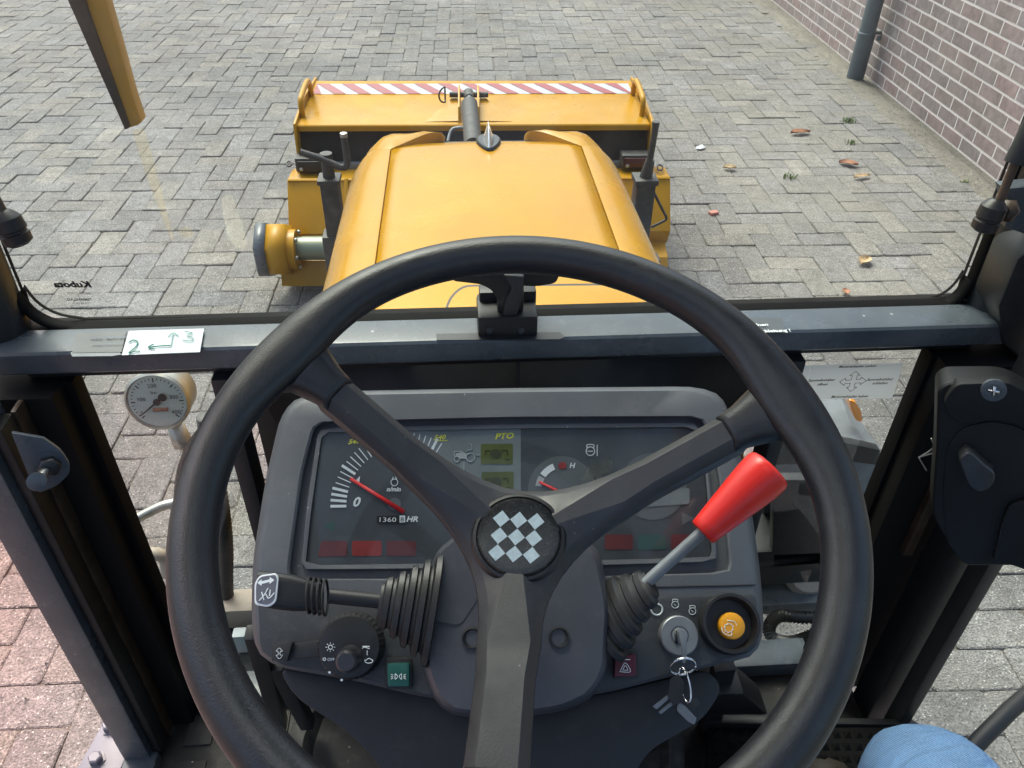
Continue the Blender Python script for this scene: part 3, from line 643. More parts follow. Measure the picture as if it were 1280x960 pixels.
# lower side windows
mesh('lower_window', [(-.512, .768, 1.105), (-.345, .768, 1.105), (-.345, .768, .455), (-.512, .768, .455)], [(0, 1, 2, 3)], M['glass2'], TR)
mesh('lower_window', [(.33, .768, 1.105), (.50, .768, 1.105), (.50, .768, .465), (.33, .768, .465)], [(0, 1, 2, 3)], M['glass2'], TR)
mesh('door_glass', [(.612, .64, .46), (.612, .64, 2.05), (.612, -.5, 2.05), (.612, -.5, .46)], [(0, 1, 2, 3)], M['glass'], TR)
# printed text on the windscreen, seen from behind so reversed
Wg = Pl((0, .785, 1.17), (0, -1, .03)); 
def mir(name, s, p0, p1, hpx, **k):   # p0 = right end (start), p1 = left end
    a = Wg.at(*p0); b = Wg.at(*p1); x = unit(b-a); y = np.array([0, .03, 1.]); q = Wg.at(p0[0], p0[1]-hpx)
    return text(name, s, a-np.array([0, .0015, 0]), x, y, abs(q[2]-a[2])/.72, M['inkb'], TR, **k)
mir('windscreen_lettering', 'Kubota', (116, 358), (66, 358), 7.5, shear=.25, bold=.045, sx=1.28)
mir('windscreen_lettering', 'MAT. NO 17021', (114, 367), (80, 367), 2.6, sx=1.0)
mir('windscreen_lettering', 'TEMPERGLASS', (116, 375), (84, 375), 3.0, bold=.02, sx=1.0)
mir('windscreen_lettering', 'E 4 3 R 0 0', (112, 379), (94, 379), 1.9, sx=1.1)
mir('windscreen_lettering', 'Asahimark', (117, 386.5), (97, 386), 2.8, shear=.2, sx=1.1)
Ws = Pl((0, .782, 1.17), (0, -1, .03))
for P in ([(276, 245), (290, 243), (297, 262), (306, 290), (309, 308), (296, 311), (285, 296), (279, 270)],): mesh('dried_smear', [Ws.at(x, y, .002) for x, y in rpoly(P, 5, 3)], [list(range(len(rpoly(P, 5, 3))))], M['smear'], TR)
for P in ([(165, 163), (180, 160), (192, 200), (205, 250), (218, 300), (214, 300), (196, 255), (178, 205)], [(222, 286), (235, 283), (244, 290), (238, 297), (226, 296)]): mesh('faint_streak', [Ws.at(x, y, .002) for x, y in rpoly(P, 4, 3)], [list(range(len(rpoly(P, 4, 3))))], M['smear2'], TR)  # the yellow strut's reflection painted on the glass as a thin film
# latch bracket in the middle of the bar
lt = part('windscreen_latch', 'black windscreen latch bracket bolted to the middle of the crossbar')
lp = Pl((0, .738, 1.15), (0, -1, .35))
box('latch_block', AY(633, 404, .758)+np.array([0, 0, 0]), (.066, .052, .05), M['black'], lt, .004)
box('latch_back', AY(634, 388, .775)+np.array([0, .0, .003]), (.064, .02, .055), M['black'], lt, .003)
prism('latch_arm', [AY(x, y, .742) for x, y in rpoly([(622, 412), (622, 375), (613, 362), (600, 356), (565, 352), (570, 342), (655, 340), (655, 376), (652, 412)], 5)], (0, .018, .006), M['black'], lt, .002)
prism('latch_web', [AY(x, y, .736) for x, y in [(626, 410), (640, 410), (654, 372), (655, 346), (630, 344), (640, 360), (632, 378)]], (0, .008, .002), M['spoke'], lt, .0015)
prism('latch_handle', [AY(x, y, .755) for x, y in rpoly([(560, 342), (640, 338), (700, 342), (695, 354), (672, 358), (600, 356)], 5)], (0, .02, .01), M['black'], lt, .004)
for q in ((612, 413), (652, 413)):
    c = AY(*q, .7315); lathe('bolt', [(.0045, -.004), (.0045, 0), (.0036, .0012), (.002, .0012)], c, (0, -1, .7), M['steeld'], lt, n=14)
mesh('scuff_mark', [AZ(x, y, 1.1507) for x, y in ((545, 417), (700, 415), (706, 421), (700, 424), (546, 425))], [(0, 1, 2, 3, 4)], M['steeld'], TR)
# labels on the crossbar: they sit on its sloping upper face
Bf = Pl((0, .744, 1.1502), (0, 0, 1))
def barflat(name, P, m, off=.0015, parent=TR): return flat(name, P, Bf, off, m, parent)
lb = flat('paper_label', [(161, 413.5), (255, 410.5), (250, 440), (152, 444)], Bf, .003, M['paper'], TR); lb['label'] = 'white paper label with hand-written green 2, arrow and 3 on the crossbar'
def stroke(P, wpx, m, parent, pl=Bf, off=.0045):
    P3 = smoothpath([pl.at(x, y, off) for x, y in P], 5); d = pl.depth(*P[0])/F
    V, Fc = tubedata(P3, wpx*d/2, 6); return V, Fc
def strokes(name, LS, wpx, m, parent, pl=Bf, off=.0045):
    V = []; Fc = []
    for P in LS:
        v, f = stroke(P, wpx, m, parent, pl, off); b0 = len(V); V += v; Fc += [tuple(b0+i for i in q) for q in f]
    return mesh(name, V, Fc, m, parent)
strokes('pen_writing', [[(161, 428), (166, 425), (172, 427), (170, 433), (161, 441), (168, 439), (175, 439)],
    [(214, 432), (205, 432), (186, 434)], [(192, 430), (185.5, 434), (193, 436)]], 1.5, M['pen'], lb)
strokes('pencil_writing', [[(214, 432), (215, 424), (217, 416)], [(210, 421), (217, 416), (223, 420)], [(231, 414), (240, 416), (234, 420), (241, 422), (239, 426), (228, 425)]], 1.1, mat('pale_green_pen', (.25, .45, .38), .5), lb)
st = barflat('dark_sticker', [(96, 416), (158, 414), (152, 440), (90, 441)], M['stickb'], .0012)
barflat('sticker_edge', [(88, 440.3), (148, 439.3), (152, 443), (140, 445), (90, 445.6)], M['grey'], .0008)
textpx('sticker_lettering', 'Wir fahren', Bf, .003, (111, 424), (145, 422.5), 3.2, M['pencil'], st, bold=.01, sx=1.25); textpx('sticker_lettering', 'links herum', Bf, .003, (114, 431), (145, 430), 2.6, M['pencil'], st, sx=1.2)
st = barflat('dark_sticker', [(925, 397), (976, 397), (982, 415.5), (935, 416.5)], M['stickb'], .0012)
textpx('sticker_lettering', 'öffnen', Bf, .003, (938, 408), (958, 407), 3.2, M['print'], st, bold=.02, sx=1.2); textpx('sticker_lettering', 'Abdeckleitung !', Bf, .003, (934, 416), (977, 414.5), 3.2, M['print'], st, bold=.02, sx=1.15)
# sticker on the lower right window
Wr = Pl((.4, .764, .9), (0, -1, 0))
st = flat('instruction_sticker', [(1013.5, 456.5), (1130, 453.5), (1115, 498), (1008, 499.5)], Wr, .001, M['stwin'], TR); st['label'] = 'silver sticker with four crossed arrows and black German text on the lower right window'
mesh('sticker_backing', [Wr.at(x, y, .0006) for x, y in ((985, 458), (1013, 457), (1008, 500), (985, 501))], [(0, 1, 2, 3)], M['stwin'], TR)
textpx('sticker_lettering', 'Motorenhaube senken', Wr, .002, (1048, 460), (1098, 458.5), 3.0, M['inkb'], st, bold=.02, sx=1.02, shear=.2)
textpx('sticker_lettering', 'Sammelbehälter', Wr, .002, (1010, 477), (1048, 476), 3.0, M['inkb'], st, bold=.02, sx=1.0, shear=.2)
textpx('sticker_lettering', 'öffnen', Wr, .002, (1021, 482), (1036, 481.5), 3.0, M['inkb'], st, bold=.02, sx=1.0, shear=.2)
textpx('sticker_lettering', 'Sammelbehälter', Wr, .002, (1083, 476), (1122, 475), 3.0, M['inkb'], st, bold=.02, sx=1.0, shear=.2)
textpx('sticker_lettering', 'schließen', Wr, .002, (1090, 480.5), (1113, 480), 3.0, M['inkb'], st, bold=.02, sx=1.0, shear=.2)
textpx('sticker_lettering', 'Motorenhaube heben', Wr, .002, (1038.5, 497.5), (1086, 496.5), 3.0, M['inkb'], st, bold=.02, sx=1.02, shear=.2)
ar = [(1070, 464), (1075, 469), (1072, 469), (1070, 474.5), (1076, 474), (1076.5, 471.5), (1083, 476), (1075, 481), (1075.5, 478.5), (1069, 479), (1067.5, 484), (1071, 484), (1063, 489.5), (1058, 484), (1061, 484), (1063, 479), (1056, 479.5), (1055, 482), (1049.5, 477.5), (1057, 472.5), (1057, 475.5), (1064, 475), (1065.5, 469.5), (1062, 469.5)]
V = []; Fc = []
for k in range(len(ar)):
    a = Wr.at(*ar[k], .002); b = Wr.at(*ar[(k+1) % len(ar)], .002); v, f = tubedata([a, b], .00032, 4); b0 = len(V); V += v; Fc += [tuple(b0+i for i in q) for q in f]
mesh('arrow_outline', V, Fc, M['inkb'], st)
# ---- gas strut ends, hinge plate
gs = part('gas_strut', 'right gas strut of the windscreen with a black ball socket')
e = AY(1238, 268, .70); top = AY(1300, 140, .71)
tube('strut_rod', [e+np.array([.004, 0, .012]), AY(1272, 196, .705)], .0042, M['rust'], gs); tube('strut_cylinder', [AY(1268, 204, .705), AY(1340, 60, .72)], .010, M['steeld'], gs)
dd = unit(AY(1272, 196, .705)-e)
lathe('ball_socket', [(.008, -.014), (.0125, -.011), (.013, -.003), (.0115, -.002), (.0115, 0), (.013, .001), (.0125, .012), (.008, .018), (.005, .020)], e-dd*.004, dd, M['black'], gs, n=24)
tube('ball_stud', [e, AY(1262, 262, .725)], .0065, M['black'], gs); lathe('stud_nut', [(.012, 0), (.012, .010), (.009, .012)], AY(1255, 264, .715), unit(AY(1262, 262, .725)-e), M['rust'], gs, n=6)
prism('strut_bracket', [AY(x, y, .73) for x, y in ((1256, 236), (1300, 232), (1300, 300), (1256, 284), (1262, 262))], (0, .02, 0), M['steel'], gs, .002)
gs = part('gas_strut', 'left gas strut of the windscreen with a black ball socket')
e = AY(15, 286, .70); t2 = AY(-12, 236, .705); dd = unit(t2-e)
tube('strut_rod', [e, t2], .0042, M['rust'], gs)
lathe('ball_socket', [(.008, -.014), (.0125, -.011), (.013, -.003), (.0115, -.002), (.0115, 0), (.013, .001), (.0125, .012), (.008, .018), (.005, .020)], e-dd*.002, dd, M['black'], gs, n=24)
tube('ball_stud', [e, AY(-14, 292, .74)], .007, M['black'], gs)
hp = part('door_hinge', 'grey door hinge plate with a bolt on the left pillar')
hpl = Pl(AX(50, 580, -.548), (.75, -.66, 0))
hpl = Pl(AY(50, 580, .638), (.35, -.9, .15))
ppx('hinge_plate', [(14, 541), (54, 548), (76, 563), (87, 580), (87, 592), (72, 607), (50, 616), (42, 610)], hpl, .0, .005, M['steel'], hp, b=.0015, r=[2, 2, 8, 5, 5, 8, 3, 2])
c = hpl.at(62, 580, 0); lathe('washer', [(.015, 0), (.015, .002)], c, hpl.n, M['steel'], hp, n=28); lathe('hinge_nut', [(.011, .002), (.011, .009), (.009, .011)], c, hpl.n, M['steeld'], hp, n=6)
tube('hinge_bolt', [c, hpl.at(48, 600, .022)], .0045, M['zinc'], hp); lathe('bolt_head', [(.006, 0), (.0095, .001), (.0095, .005), (.007, .006)], hpl.at(47, 601, .022), unit(hpl.at(46, 603, .03)-hpl.at(48, 600, .022)), M['steel'], hp, n=20)
# paint chips and a tag on the left pillar
for q in ((11, 587, 2.2), (121, 815, 1.6), (126, 816, 1.2)):
    pass
mesh('pillar_tag', [AY(x, y, .708) for x, y in ((137, 793), (150, 792), (158, 808), (144, 810))], [(0, 1, 2, 3)], M['pale'], TR)
# ---- yellow strut hanging before the windscreen, top left
ys_ = part('yellow_strut', 'yellow steel strut with black rubber edge hanging from the cab roof ahead of the windscreen')
a0 = AY(106, -60, .95); a1 = AY(167, 158, .95)
pts = [AY(100, -30, .95), AY(125, -30, .95), AY(135, 10, .95), AY(150, 62, .95), AY(166, 120, .95), AY(177, 153, .95), AY(172, 157, .95), AY(162, 160, .95), AY(157, 163, .95), AY(115, 55, .95)]
prism('strut_body', pts, (0, .02, 0), M['strutpaint'], ys_, .002)
prism('rubber_edge', [AY(70, -35, .945), AY(98, -35, .945), AY(109, 12, .945), AY(162, 160, .945), AY(156, 163, .945), AY(84, 0, .945)], (0, .02, 0), M['rubber'], ys_, .002)
beam('strut_arm', AY(106, -20, .96), np.array([-.50, .82, 2.06]), .03, .02, M['strutpaint'], ys_, .003)
# ---- door lock box on the right
dl = part('door_lock', 'black plastic door lock housing with a small latch knob on the right door')
lk = Pl(AY(1222, 590, .575), (-.45, -.86, .22))
ppx('lock_housing', [(1172, 486), (1185, 478), (1262, 478), (1300, 500), (1300, 700), (1275, 708), (1208, 708), (1196, 698), (1164, 645), (1170, 560)], lk, .0, .05, M['lock'], dl, b=.008, r=[10, 14, 20, 10, 10, 12, 10, 14, 14, 10], seg=3)
ppx('lock_top_cap', [(1180, 500), (1196, 480), (1262, 478), (1300, 500), (1300, 548), (1268, 528), (1240, 524), (1206, 530), (1184, 520)], lk, .012, .02, M['lock'], dl, b=.006, r=8, seg=3)
ppx('lock_recess', [(1183, 560), (1200, 535), (1240, 526), (1278, 534), (1300, 560), (1300, 690), (1186, 688), (1178, 620)], lk, .002, .004, M['lock'], dl, b=.002, r=14)
ppx('lock_knob', [(1198, 575), (1210, 563), (1222, 572), (1232, 582), (1244, 590), (1244, 603), (1234, 614), (1222, 616), (1210, 608)], lk, .024, .022, M['spoke'], dl, b=.006, r=7, seg=3)
ppx('lock_lever', [(1253, 650), (1262, 630), (1300, 620), (1300, 720), (1262, 706), (1240, 704)], lk, .008, .01, M['lock'], dl, b=.004, r=8)
c = lk.at(1242, 488, .0135); lathe('screw_head', [(.0115, -.003), (.0115, .001), (.009, .002), (.005, .0022)], c, lk.n, M['steel'], dl, n=20)
box('screw_slot', c+lk.n*.0025, (.010, .0022, .001), M['chrome'], dl, rot=Matrix((Vector(lk.u), Vector(lk.v), Vector(lk.n))).transposed().to_4x4()); box('screw_slot', c+lk.n*.0027, (.0022, .010, .001), M['chrome'], dl, rot=Matrix((Vector(lk.u), Vector(lk.v), Vector(lk.n))).transposed().to_4x4())
strokes('door_wire_clip', [[(1164, 548), (1166, 560), (1148, 572)], [(1148, 572), (1167, 566)], [(1149, 573), (1158, 588)]], 1.6, M['zinc'], dl, Pl(AY(1155, 570, .66), (0, -1, 0)), 0)
beam('door_frame', (.585, .62, .45), (.585, .62, 2.05), .02, .03, M['steeld'], TR, .004)
tube('door_grab_bar', [AY(1292, 862, .60), AY(1262, 888, .57), AY(1225, 925, .53), AY(1180, 975, .49)], .012, M['black'], TR, n=16)
# ---- outside right: side box with orange lamp, headlamp, hose, stones
sb = part('side_box', 'grey plastic side box with an orange lamp outside the lower right window')
def AYs(P, y): return [AY(px, py, y) for px, py in P]
loft('box_shell', [AYs([(985, 500), (1052, 497), (1066, 520), (985, 520)], 1.22), AYs([(975, 545), (1068, 545), (1101, 560), (975, 560)], 1.08), AYs([(965, 560), (1062, 557), (1101, 562), (1078, 652)], 1.05), AYs([(965, 660), (1020, 660), (1078, 655), (1070, 665)], 1.0)], M['grey'], sb, auto=R(25))
prism('box_front', AYs([(955, 553), (1030, 549), (1070, 556), (1101, 563), (1088, 615), (1077, 650), (1055, 700), (955, 700)], 1.04), (0, .02, 0), M['steeld'], sb, .004)
prism('lamp_lens', AYs(rpoly([(1062, 500), (1070, 503), (1077, 515), (1078, 528), (1070, 526), (1064, 512)], 3), 1.10), (0, .03, 0), M['lens'], sb, .004)
box('side_frame', (.52, 1.0, .45), (.20, .10, .10), M['steeld'], TR, .01)
prism('side_panel', AYs([(968, 600), (1040, 600), (1030, 705), (965, 710)], .95), (0, .02, 0), M['steeld'], TR, .003)
lathe('hub_disc', [(.05, 0), (.052, .01), (.04, .02)], AY(1008, 712, .98), (0, -.8, .6), M['pale'], TR, n=28)
box('axle_beam', AY(985, 745, .95), (.2, .06, .03), M['steel'], TR, .004)
hb = smoothpath([AY(x, y, yy) for x, y, yy in ((1040, 770, .88), (1005, 772, .88), (975, 770, .88), (962, 782, .86), (965, 797, .84), (985, 803, .84), (1008, 797, .85), (1030, 785, .86))], 14)
tube('corrugated_hose', hb, [.0105+(.0018 if k % 2 else -.0012) for k in range(len(hb))], M['black'], TR, n=12, auto=R(80))
# left: gauge, its pipe, hoses
gg = part('pressure_gauge', 'round glycerine pressure gauge with a steel case outside the lower left window')
gn = unit((.02, -.97, .22)); gc = AY(198, 500, 1.0); gr = .047
lathe('gauge_case', [(gr*.98, -.042), (gr, -.04), (gr, -.004), (gr*1.045, -.002), (gr*1.045, .006), (gr*.97, .009), (gr*.93, .004)], gc, gn, M['zinc'], gg, n=48)
lathe('gauge_face', [(gr*.92, 0), (gr*.92, .0045)], gc, gn, M['gface'], gg, n=48)
Gp = Pl(gc+gn*.0055, gn)
V = []; Fc = []
for k in range(31):
    a = R(225-270*k/30); r1 = gr*.84; r0 = gr*(.70 if k % 5 == 0 else .77); wv = .0006 if k % 5 else .0009
    e1 = Gp.u*math.cos(a)+Gp.v*math.sin(a); e2 = np.cross(Gp.n, e1); b0 = len(V)
    V += [Gp.p+e1*r0-e2*wv, Gp.p+e1*r1-e2*wv, Gp.p+e1*r1+e2*wv, Gp.p+e1*r0+e2*wv]; Fc.append((b0, b0+1, b0+2, b0+3))
mesh('gauge_scale', V, Fc, M['inkb'], gg)
for s, ax_, ay_ in (('0', -.52, -.42), ('100', -.55, .08), ('200', -.12, .55), ('300', .5, .12), ('400', .48, -.42)):
    text('gauge_number', s, Gp.p+Gp.u*gr*(ax_-.1)+Gp.v*gr*(ay_-.05), Gp.u, Gp.v, gr*.2, M['inkb'], gg)
text('gauge_number', 'bar', Gp.p+Gp.u*gr*-.15+Gp.v*gr*.28, Gp.u, Gp.v, gr*.16, M['inkb'], gg)
box('gauge_logo', Gp.p+Gp.v*gr*-.3+Gp.u*gr*.05, (gr*.5, gr*.14, .0006), M['gred'], gg, rot=Matrix((Vector(Gp.u), Vector(Gp.v), Vector(Gp.n))).transposed().to_4x4())
na = R(218); ne = Gp.u*math.cos(na)+Gp.v*math.sin(na); nf = np.cross(Gp.n, ne); q = Gp.p+Gp.n*.002
mesh('gauge_needle', [q-ne*gr*.28-nf*.0022, q+nf*.0006+ne*gr*.8, q-nf*.0006+ne*gr*.8, q-ne*gr*.28+nf*.0022], [(0, 2, 1, 3)], M['inkb'], gg)
lathe('needle_hub', [(.0055, 0), (.0055, .002)], q, gn, M['inkb'], gg, n=16); lathe('needle_tail', [(.0065, 0), (.0065, .0015)], q-ne*gr*.26, gn, M['inkb'], gg, n=16)
g2 = mesh('gauge_glass', [gc+gn*.010+(Gp.u*math.cos(a)+Gp.v*math.sin(a))*gr*.95 for a in np.linspace(0, 6.2832, 33)[:-1]], [list(range(32))], M['clear'], gg)
lathe('filler_plug', [(.011, 0), (.011, .008), (.008, .010)], gc-gn*.022+np.array([0, .004, gr]), (0, .2, 1), M['grey'], gg, n=20)
gb = gc-gn*.02+np.array([0.004, 0, -gr])
lathe('gauge_stem', [(.013, -.005), (.011, .012), (.011, .018)], gb, (.05, 0, -1), M['zinc'], gg, n=8); lathe('union_nut', [(.0155, .016), (.0155, .034), (.0175, .036), (.0175, .056), (.013, .060)], gb, (.05, 0, -1), M['zinc'], gg, n=6)
pth = smoothpath([gb+np.array([.002, 0, -.05]), gb+np.array([.006, .002, -.10]), gb+np.array([.004, -.002, -.155]), gb+np.array([-.02, -.01, -.178]), gb+np.array([-.06, -.02, -.182]), gb+np.array([-.12, -.05, -.196])], 6)
tube('gauge_pipe', pth, .0085, M['zinc'], gg, n=14)
pp = smoothpath([AY(150, 695, .93), AY(180, 692, .93), AY(198, 693, .93), AY(207, 700, .93), AY(210, 720, .92)], 6); tube('pale_hose', pp, .011, M['pale'], TR, n=14)
hs = smoothpath([AY(x, y, .9) for x, y in ((256, 520), (262, 560), (275, 620), (282, 680), (283, 740), (290, 800), (296, 850))], 22)
tube('corrugated_hose', hs, [.011+(.0015 if k % 2 else -.0012) for k in range(len(hs))], M['jack'], TR, n=12, auto=R(80))
hs = smoothpath([AY(x, y, 1.0) for x, y in ((300, 505), (262, 530), (238, 560), (225, 600), (222, 660))], 8); tube('hydraulic_hose', hs, .008, M['rubber'], TR, n=10)
hs = smoothpath([AY(x, y, 1.03) for x, y in ((300, 520), (262, 548), (243, 585), (232, 650), (236, 720))], 8); tube('hydraulic_hose', hs, .008, M['rubber'], TR, n=10)
box('battery_bracket', AY(290, 805, .85)+np.array([-.05, .03, -.03]), (.20, .10, .05), M['steel'], TR, .004)
box('white_reservoir', AY(285, 770, .86)+np.array([-.03, .03, -.02]), (.22, .05, .05), M['pale'], TR, .01)
box('valve_tab', AY(222, 805, .84), (.028, .02, .05), M['paper'], TR, .003); box('valve_tab', AY(302, 800, .84), (.022, .02, .045), M['paper'], TR, .003)
# ---- floor mat and pedals
Fl = Pl((0, 0, .432), (0, 0, 1))
fm = part('floor_mat', 'dusty black rubber floor mat with recessed rectangles')
prism('mat_sheet', [(-.555, -.45, .426), (.55, -.45, .426), (.55, .735, .426), (-.555, .735, .426)], (0, 0, .008), M['mat'], fm, .002)
for i in range(5):
    for j in range(6):
        x = -.50+.058*i; y = .70-.075*j
        prism('mat_pad', [(x-.022+(.012 if i % 2 else 0), y-.026, .434), (x+.020, y-.026, .434), (x+.020, y+.024, .434), (x-.022+(.012 if i % 2 else 0), y+.024, .434)], (0, 0, .004), M['mat'], fm, .0015)
prism('sill', [(-.60, -.45, .40), (-.55, -.45, .40), (-.55, .66, .40), (-.60, .66, .40)], (0, 0, .055), M['steel'], TR, .006)
mp = part('cab_mount_plate', 'lilac grey steel plate with two hexagon bolts outside the left pillar')
prism('mount_plate', [AZ(x, y, .42) for x, y in ((88, 975), (128, 905), (140, 895), (152, 899), (166, 925), (140, 985))], (0, 0, -.008), M['plate'], mp, .002)
for q in ((138, 910), (121, 951)):
    lathe('bolt', [(.0135, 0), (.0135, .002), (.0105, .0021), (.0105, .012), (.008, .014)], AZ(*q, .42), (0, 0, 1), M['plate'], mp, n=6)
# raised rubber gaiter around the column foot
gt = part('column_gaiter', 'curved rubber gaiter around the foot of the steering column')
lps = []
for k, (o_, z) in enumerate(((0, .44), (0, .475), (-.015, .485), (-.04, .487), (-.06, .47))):
    base = [(-.34, .72), (-.36, .62), (-.31, .56), (-.25, .55), (-.19, .50), (-.16, .42), (-.10, .36), (.10, .36), (.17, .42), (.19, .50), (.24, .56), (.27, .72)]
    cc = np.array([-.03, .64]); lps.append([tuple(cc+(np.array(p)-cc)*(1+o_*2.2))+(z,) for p in rpoly(base, .03, 3)])
loft('gaiter_skirt', lps, M['mat'], gt, auto=R(40))
# column and lower structure below the dash
prism('column_box', [(-.14, .50, .98), (.14, .50, .98), (.11, .60, .44), (-.11, .60, .44)], (0, .15, 0), M['dashlow'], TR, .01)
beam('dash_strut', AY(318, 790, .60), AY(350, 905, .66), .022, .02, M['steeld'], TR, .003); beam('dash_strut', AY(345, 830, .62), AY(385, 905, .66), .02, .02, M['steeld'], TR, .003)
beam('dash_strut', AY(905, 830, .62), AY(880, 930, .66), .03, .02, M['steeld'], TR, .003)
def pedal(P, h, name, label, dx, dy, nx, ny):
    pd = part(name, label); prism('pedal_plate', [AZ(x, y, h) for x, y in P], (0, 0, -.015), M['sealr'], pd, .004)
    a = AZ(*P[0], h); b = AZ(*P[1], h); c = AZ(*P[3], h); V = []; Fc = []
    for i in range(nx):
        for j in range(ny):
            o_ = a+(b-a)*(i+.7)/(nx+.4)+(c-a)*(j+.7)/(ny+.4); s = np.linalg.norm(b-a)/(nx+.4)*.36; b0 = len(V)
            V += [o_+np.array(p)*s for p in ((-1, -1, 0), (1, -1, 0), (1, 1, 0), (-1, 1, 0), (0, 0, .9))]; Fc += [(b0, b0+1, b0+4), (b0+1, b0+2, b0+4), (b0+2, b0+3, b0+4), (b0+3, b0, b0+4)]
    o = mesh('pedal_studs', V, Fc, M['sealr'], pd)
pedal([(1022, 908), (1150, 908), (1180, 1010), (1018, 1010)], .50, 'pedal', 'wide black rubber pedal with studs beside the knee', 0, 0, 9, 6)
pedal([(886, 905), (1010, 905), (1006, 1010), (880, 1010)], .49, 'pedal', 'narrow black rubber pedal below the ignition keys', 0, 0, 7, 6)
prism('pedal_ledge', [AZ(x, y, .505) for x, y in ((880, 893), (1140, 898), (1152, 906), (880, 904))], (0, 0, -.03), M['black'], TR, .004)
prism('brake_link', [AY(x, y, .60) for x, y in ((882, 868), (930, 868), (962, 895), (880, 895))], (0, .05, 0), M['black'], TR, .006)
# ================================================================== DASHBOARD
slope = R(33)
Dp = Pl((0, .62, AY(640, 490, .62)[2]), (0, -math.sin(slope), math.cos(slope)))
dash = part('dashboard', 'dark grey plastic dashboard with an instrument cluster')
def rings(name, lst, m, parent, cen, N=128, capl=True, auto=R(32)):
    loops = []
    for P, r, off, sc_ in lst:
        Q = rpoly(P, r, 5); Q = [np.array(q) for q in Q]; c = np.array(cen, float); out = []
        for k in range(N):
            a = 2*math.pi*(k+.37)/N; d = np.array([math.cos(a), math.sin(a)*.62]); d /= np.linalg.norm(d); best = 0
            for i in range(len(Q)):
                p = Q[i]-c; q = Q[(i+1) % len(Q)]-c; e = q-p; det = d[0]*-e[1]+d[1]*e[0]
                if abs(det) < 1e-9: continue
                t = (p[0]*-e[1]+p[1]*e[0])/det; s = (d[0]*p[1]-d[1]*p[0])/det
                if t > 0 and -1e-6 <= s <= 1+1e-6: best = max(best, t)
            out.append(c+d*best*sc_)
        loops.append([Dp.at(x, y, off) for x, y in out])
    return loft(name, loops, m, parent, cap0=False, cap1=capl, auto=auto)
OUT = [(350, 522), (368, 497), (420, 489), (640, 485), (868, 483), (902, 492), (920, 540), (940, 640), (951, 720), (955, 790), (945, 820), (880, 835), (760, 866), (640, 880), (530, 872), (440, 850), (350, 835), (321, 818), (314, 780), (316, 700), (332, 600)]
def scaled(P, f, c=(640, 660)): return [(c[0]+(x-c[0])*f, c[1]+(y-c[1])*f) for x, y in P]
REC = [(394, 528), (640, 522), (878, 521), (893, 560), (908, 660), (913, 716), (640, 724), (360, 724), (364, 690), (378, 590)]
BZ = [(398, 535), (640, 530), (872, 528), (885, 580), (897, 702), (640, 710), (376, 712), (384, 630)]
FC = [(404, 541), (640, 536), (868, 534), (880, 585), (889, 696), (640, 703), (383, 706), (390, 640)]
rr_o = 22
rings('dash_shell', [(scaled(OUT, 1.0), rr_o, -.10, 1.0), (OUT, rr_o, -.016, 1.0), (OUT, rr_o, -.007, .994), (OUT, rr_o, -.002, .982), (OUT, rr_o, 0, .965), (REC, 14, 0, 1.012), (REC, 14, -.002, 1.0), (REC, 12, -.012, .99), (REC, 12, -.0125, .80)], M['dash'], dash, (640, 630))
# lower zone of the dash stands on a separate, slightly lower panel line
ppx('dash_lower_panel', [(322, 752), (640, 752), (945, 742), (950, 800), (940, 815), (880, 832), (760, 863), (640, 876), (530, 868), (440, 846), (350, 831), (325, 812)], Dp, .0022, .006, M['dashlow'], dash, b=.0015, r=8)
strokes('panel_line', [[(765, 735), (860, 733), (945, 731)]], 1.6, M['black'], dash, Dp, .0006)
ppx('dash_underside', [(345, 832), (450, 850), (640, 880), (760, 866), (885, 836), (905, 860), (880, 900), (810, 940), (770, 1010), (500, 1010), (465, 945), (430, 912), (368, 872)], Dp, -.035, .06, M['black'], dash, b=.012, r=20)
rings('cluster_bezel', [(BZ, 10, -.012, 1.0), (BZ, 10, -.006, 1.0), (BZ, 10, -.0055, .994), (FC, 6, -.006, 1.006), (FC, 6, -.012, 1.0), (FC, 6, -.0125, .98)], M['dash'], dash, (640, 620), capl=False)
cl = part('instrument_cluster', 'instrument cluster with rev counter, warning lamps and small gauges'); cl.parent = TR
fa = flat('dial_face', FC, Dp, -.0105, M['face'], cl, r=6)
flat('cluster_lens', FC, Dp, -.0062, M['clear'], cl, r=6)
Z0 = -.0100; Z2 = -.0094; Z3 = -.0088
flat('lcd_panel', [(487, 539), (651, 536), (651, 640), (560, 640), (498, 570)], Dp, Z0, M['facel'], cl)
# rev counter scale
ctr = (505, 632); V = []; Fc = []
def tick(a, r0, r1, wd_, V, Fc, c=ctr, ex=1.0, ey=1.02):
    a = R(a); d = np.array([math.cos(a)*ex, -math.sin(a)*ey]); nrm = np.array([math.sin(a), math.cos(a)]); c = np.array(c, float); b0 = len(V)
    for p in (c+d*r0-nrm*wd_/2, c+d*r1-nrm*wd_/2, c+d*r1+nrm*wd_/2, c+d*r0+nrm*wd_/2): V.append(Dp.at(p[0], p[1], Z2))
    Fc.append((b0, b0+1, b0+2, b0+3))
for k in range(27):
    a = 180-4.7*k+.5; big = k in (0, 1, 2, 3, 7, 13, 19, 25)
    tick(a, 72, 92 if big else 90, 3.4 if big else 1.3, V, Fc)
mesh('rev_scale', V, Fc, M['print'], cl)
textpx('scale_number', '0', Dp, Z2, (440, 633), (455, 633), 12, M['print'], cl, shear=.25, bold=.03, sx=1.05)
textpx('lettering', 'n/min', Dp, Z2, (483, 614), (506, 614), 5.6, M['print'], cl, shear=.25, bold=.03, sx=.98)
textpx('lettering', 'HR', Dp, Z2, (507.5, 652), (523, 652), 6.8, M['print'], cl, shear=.25, bold=.03, sx=1.15)
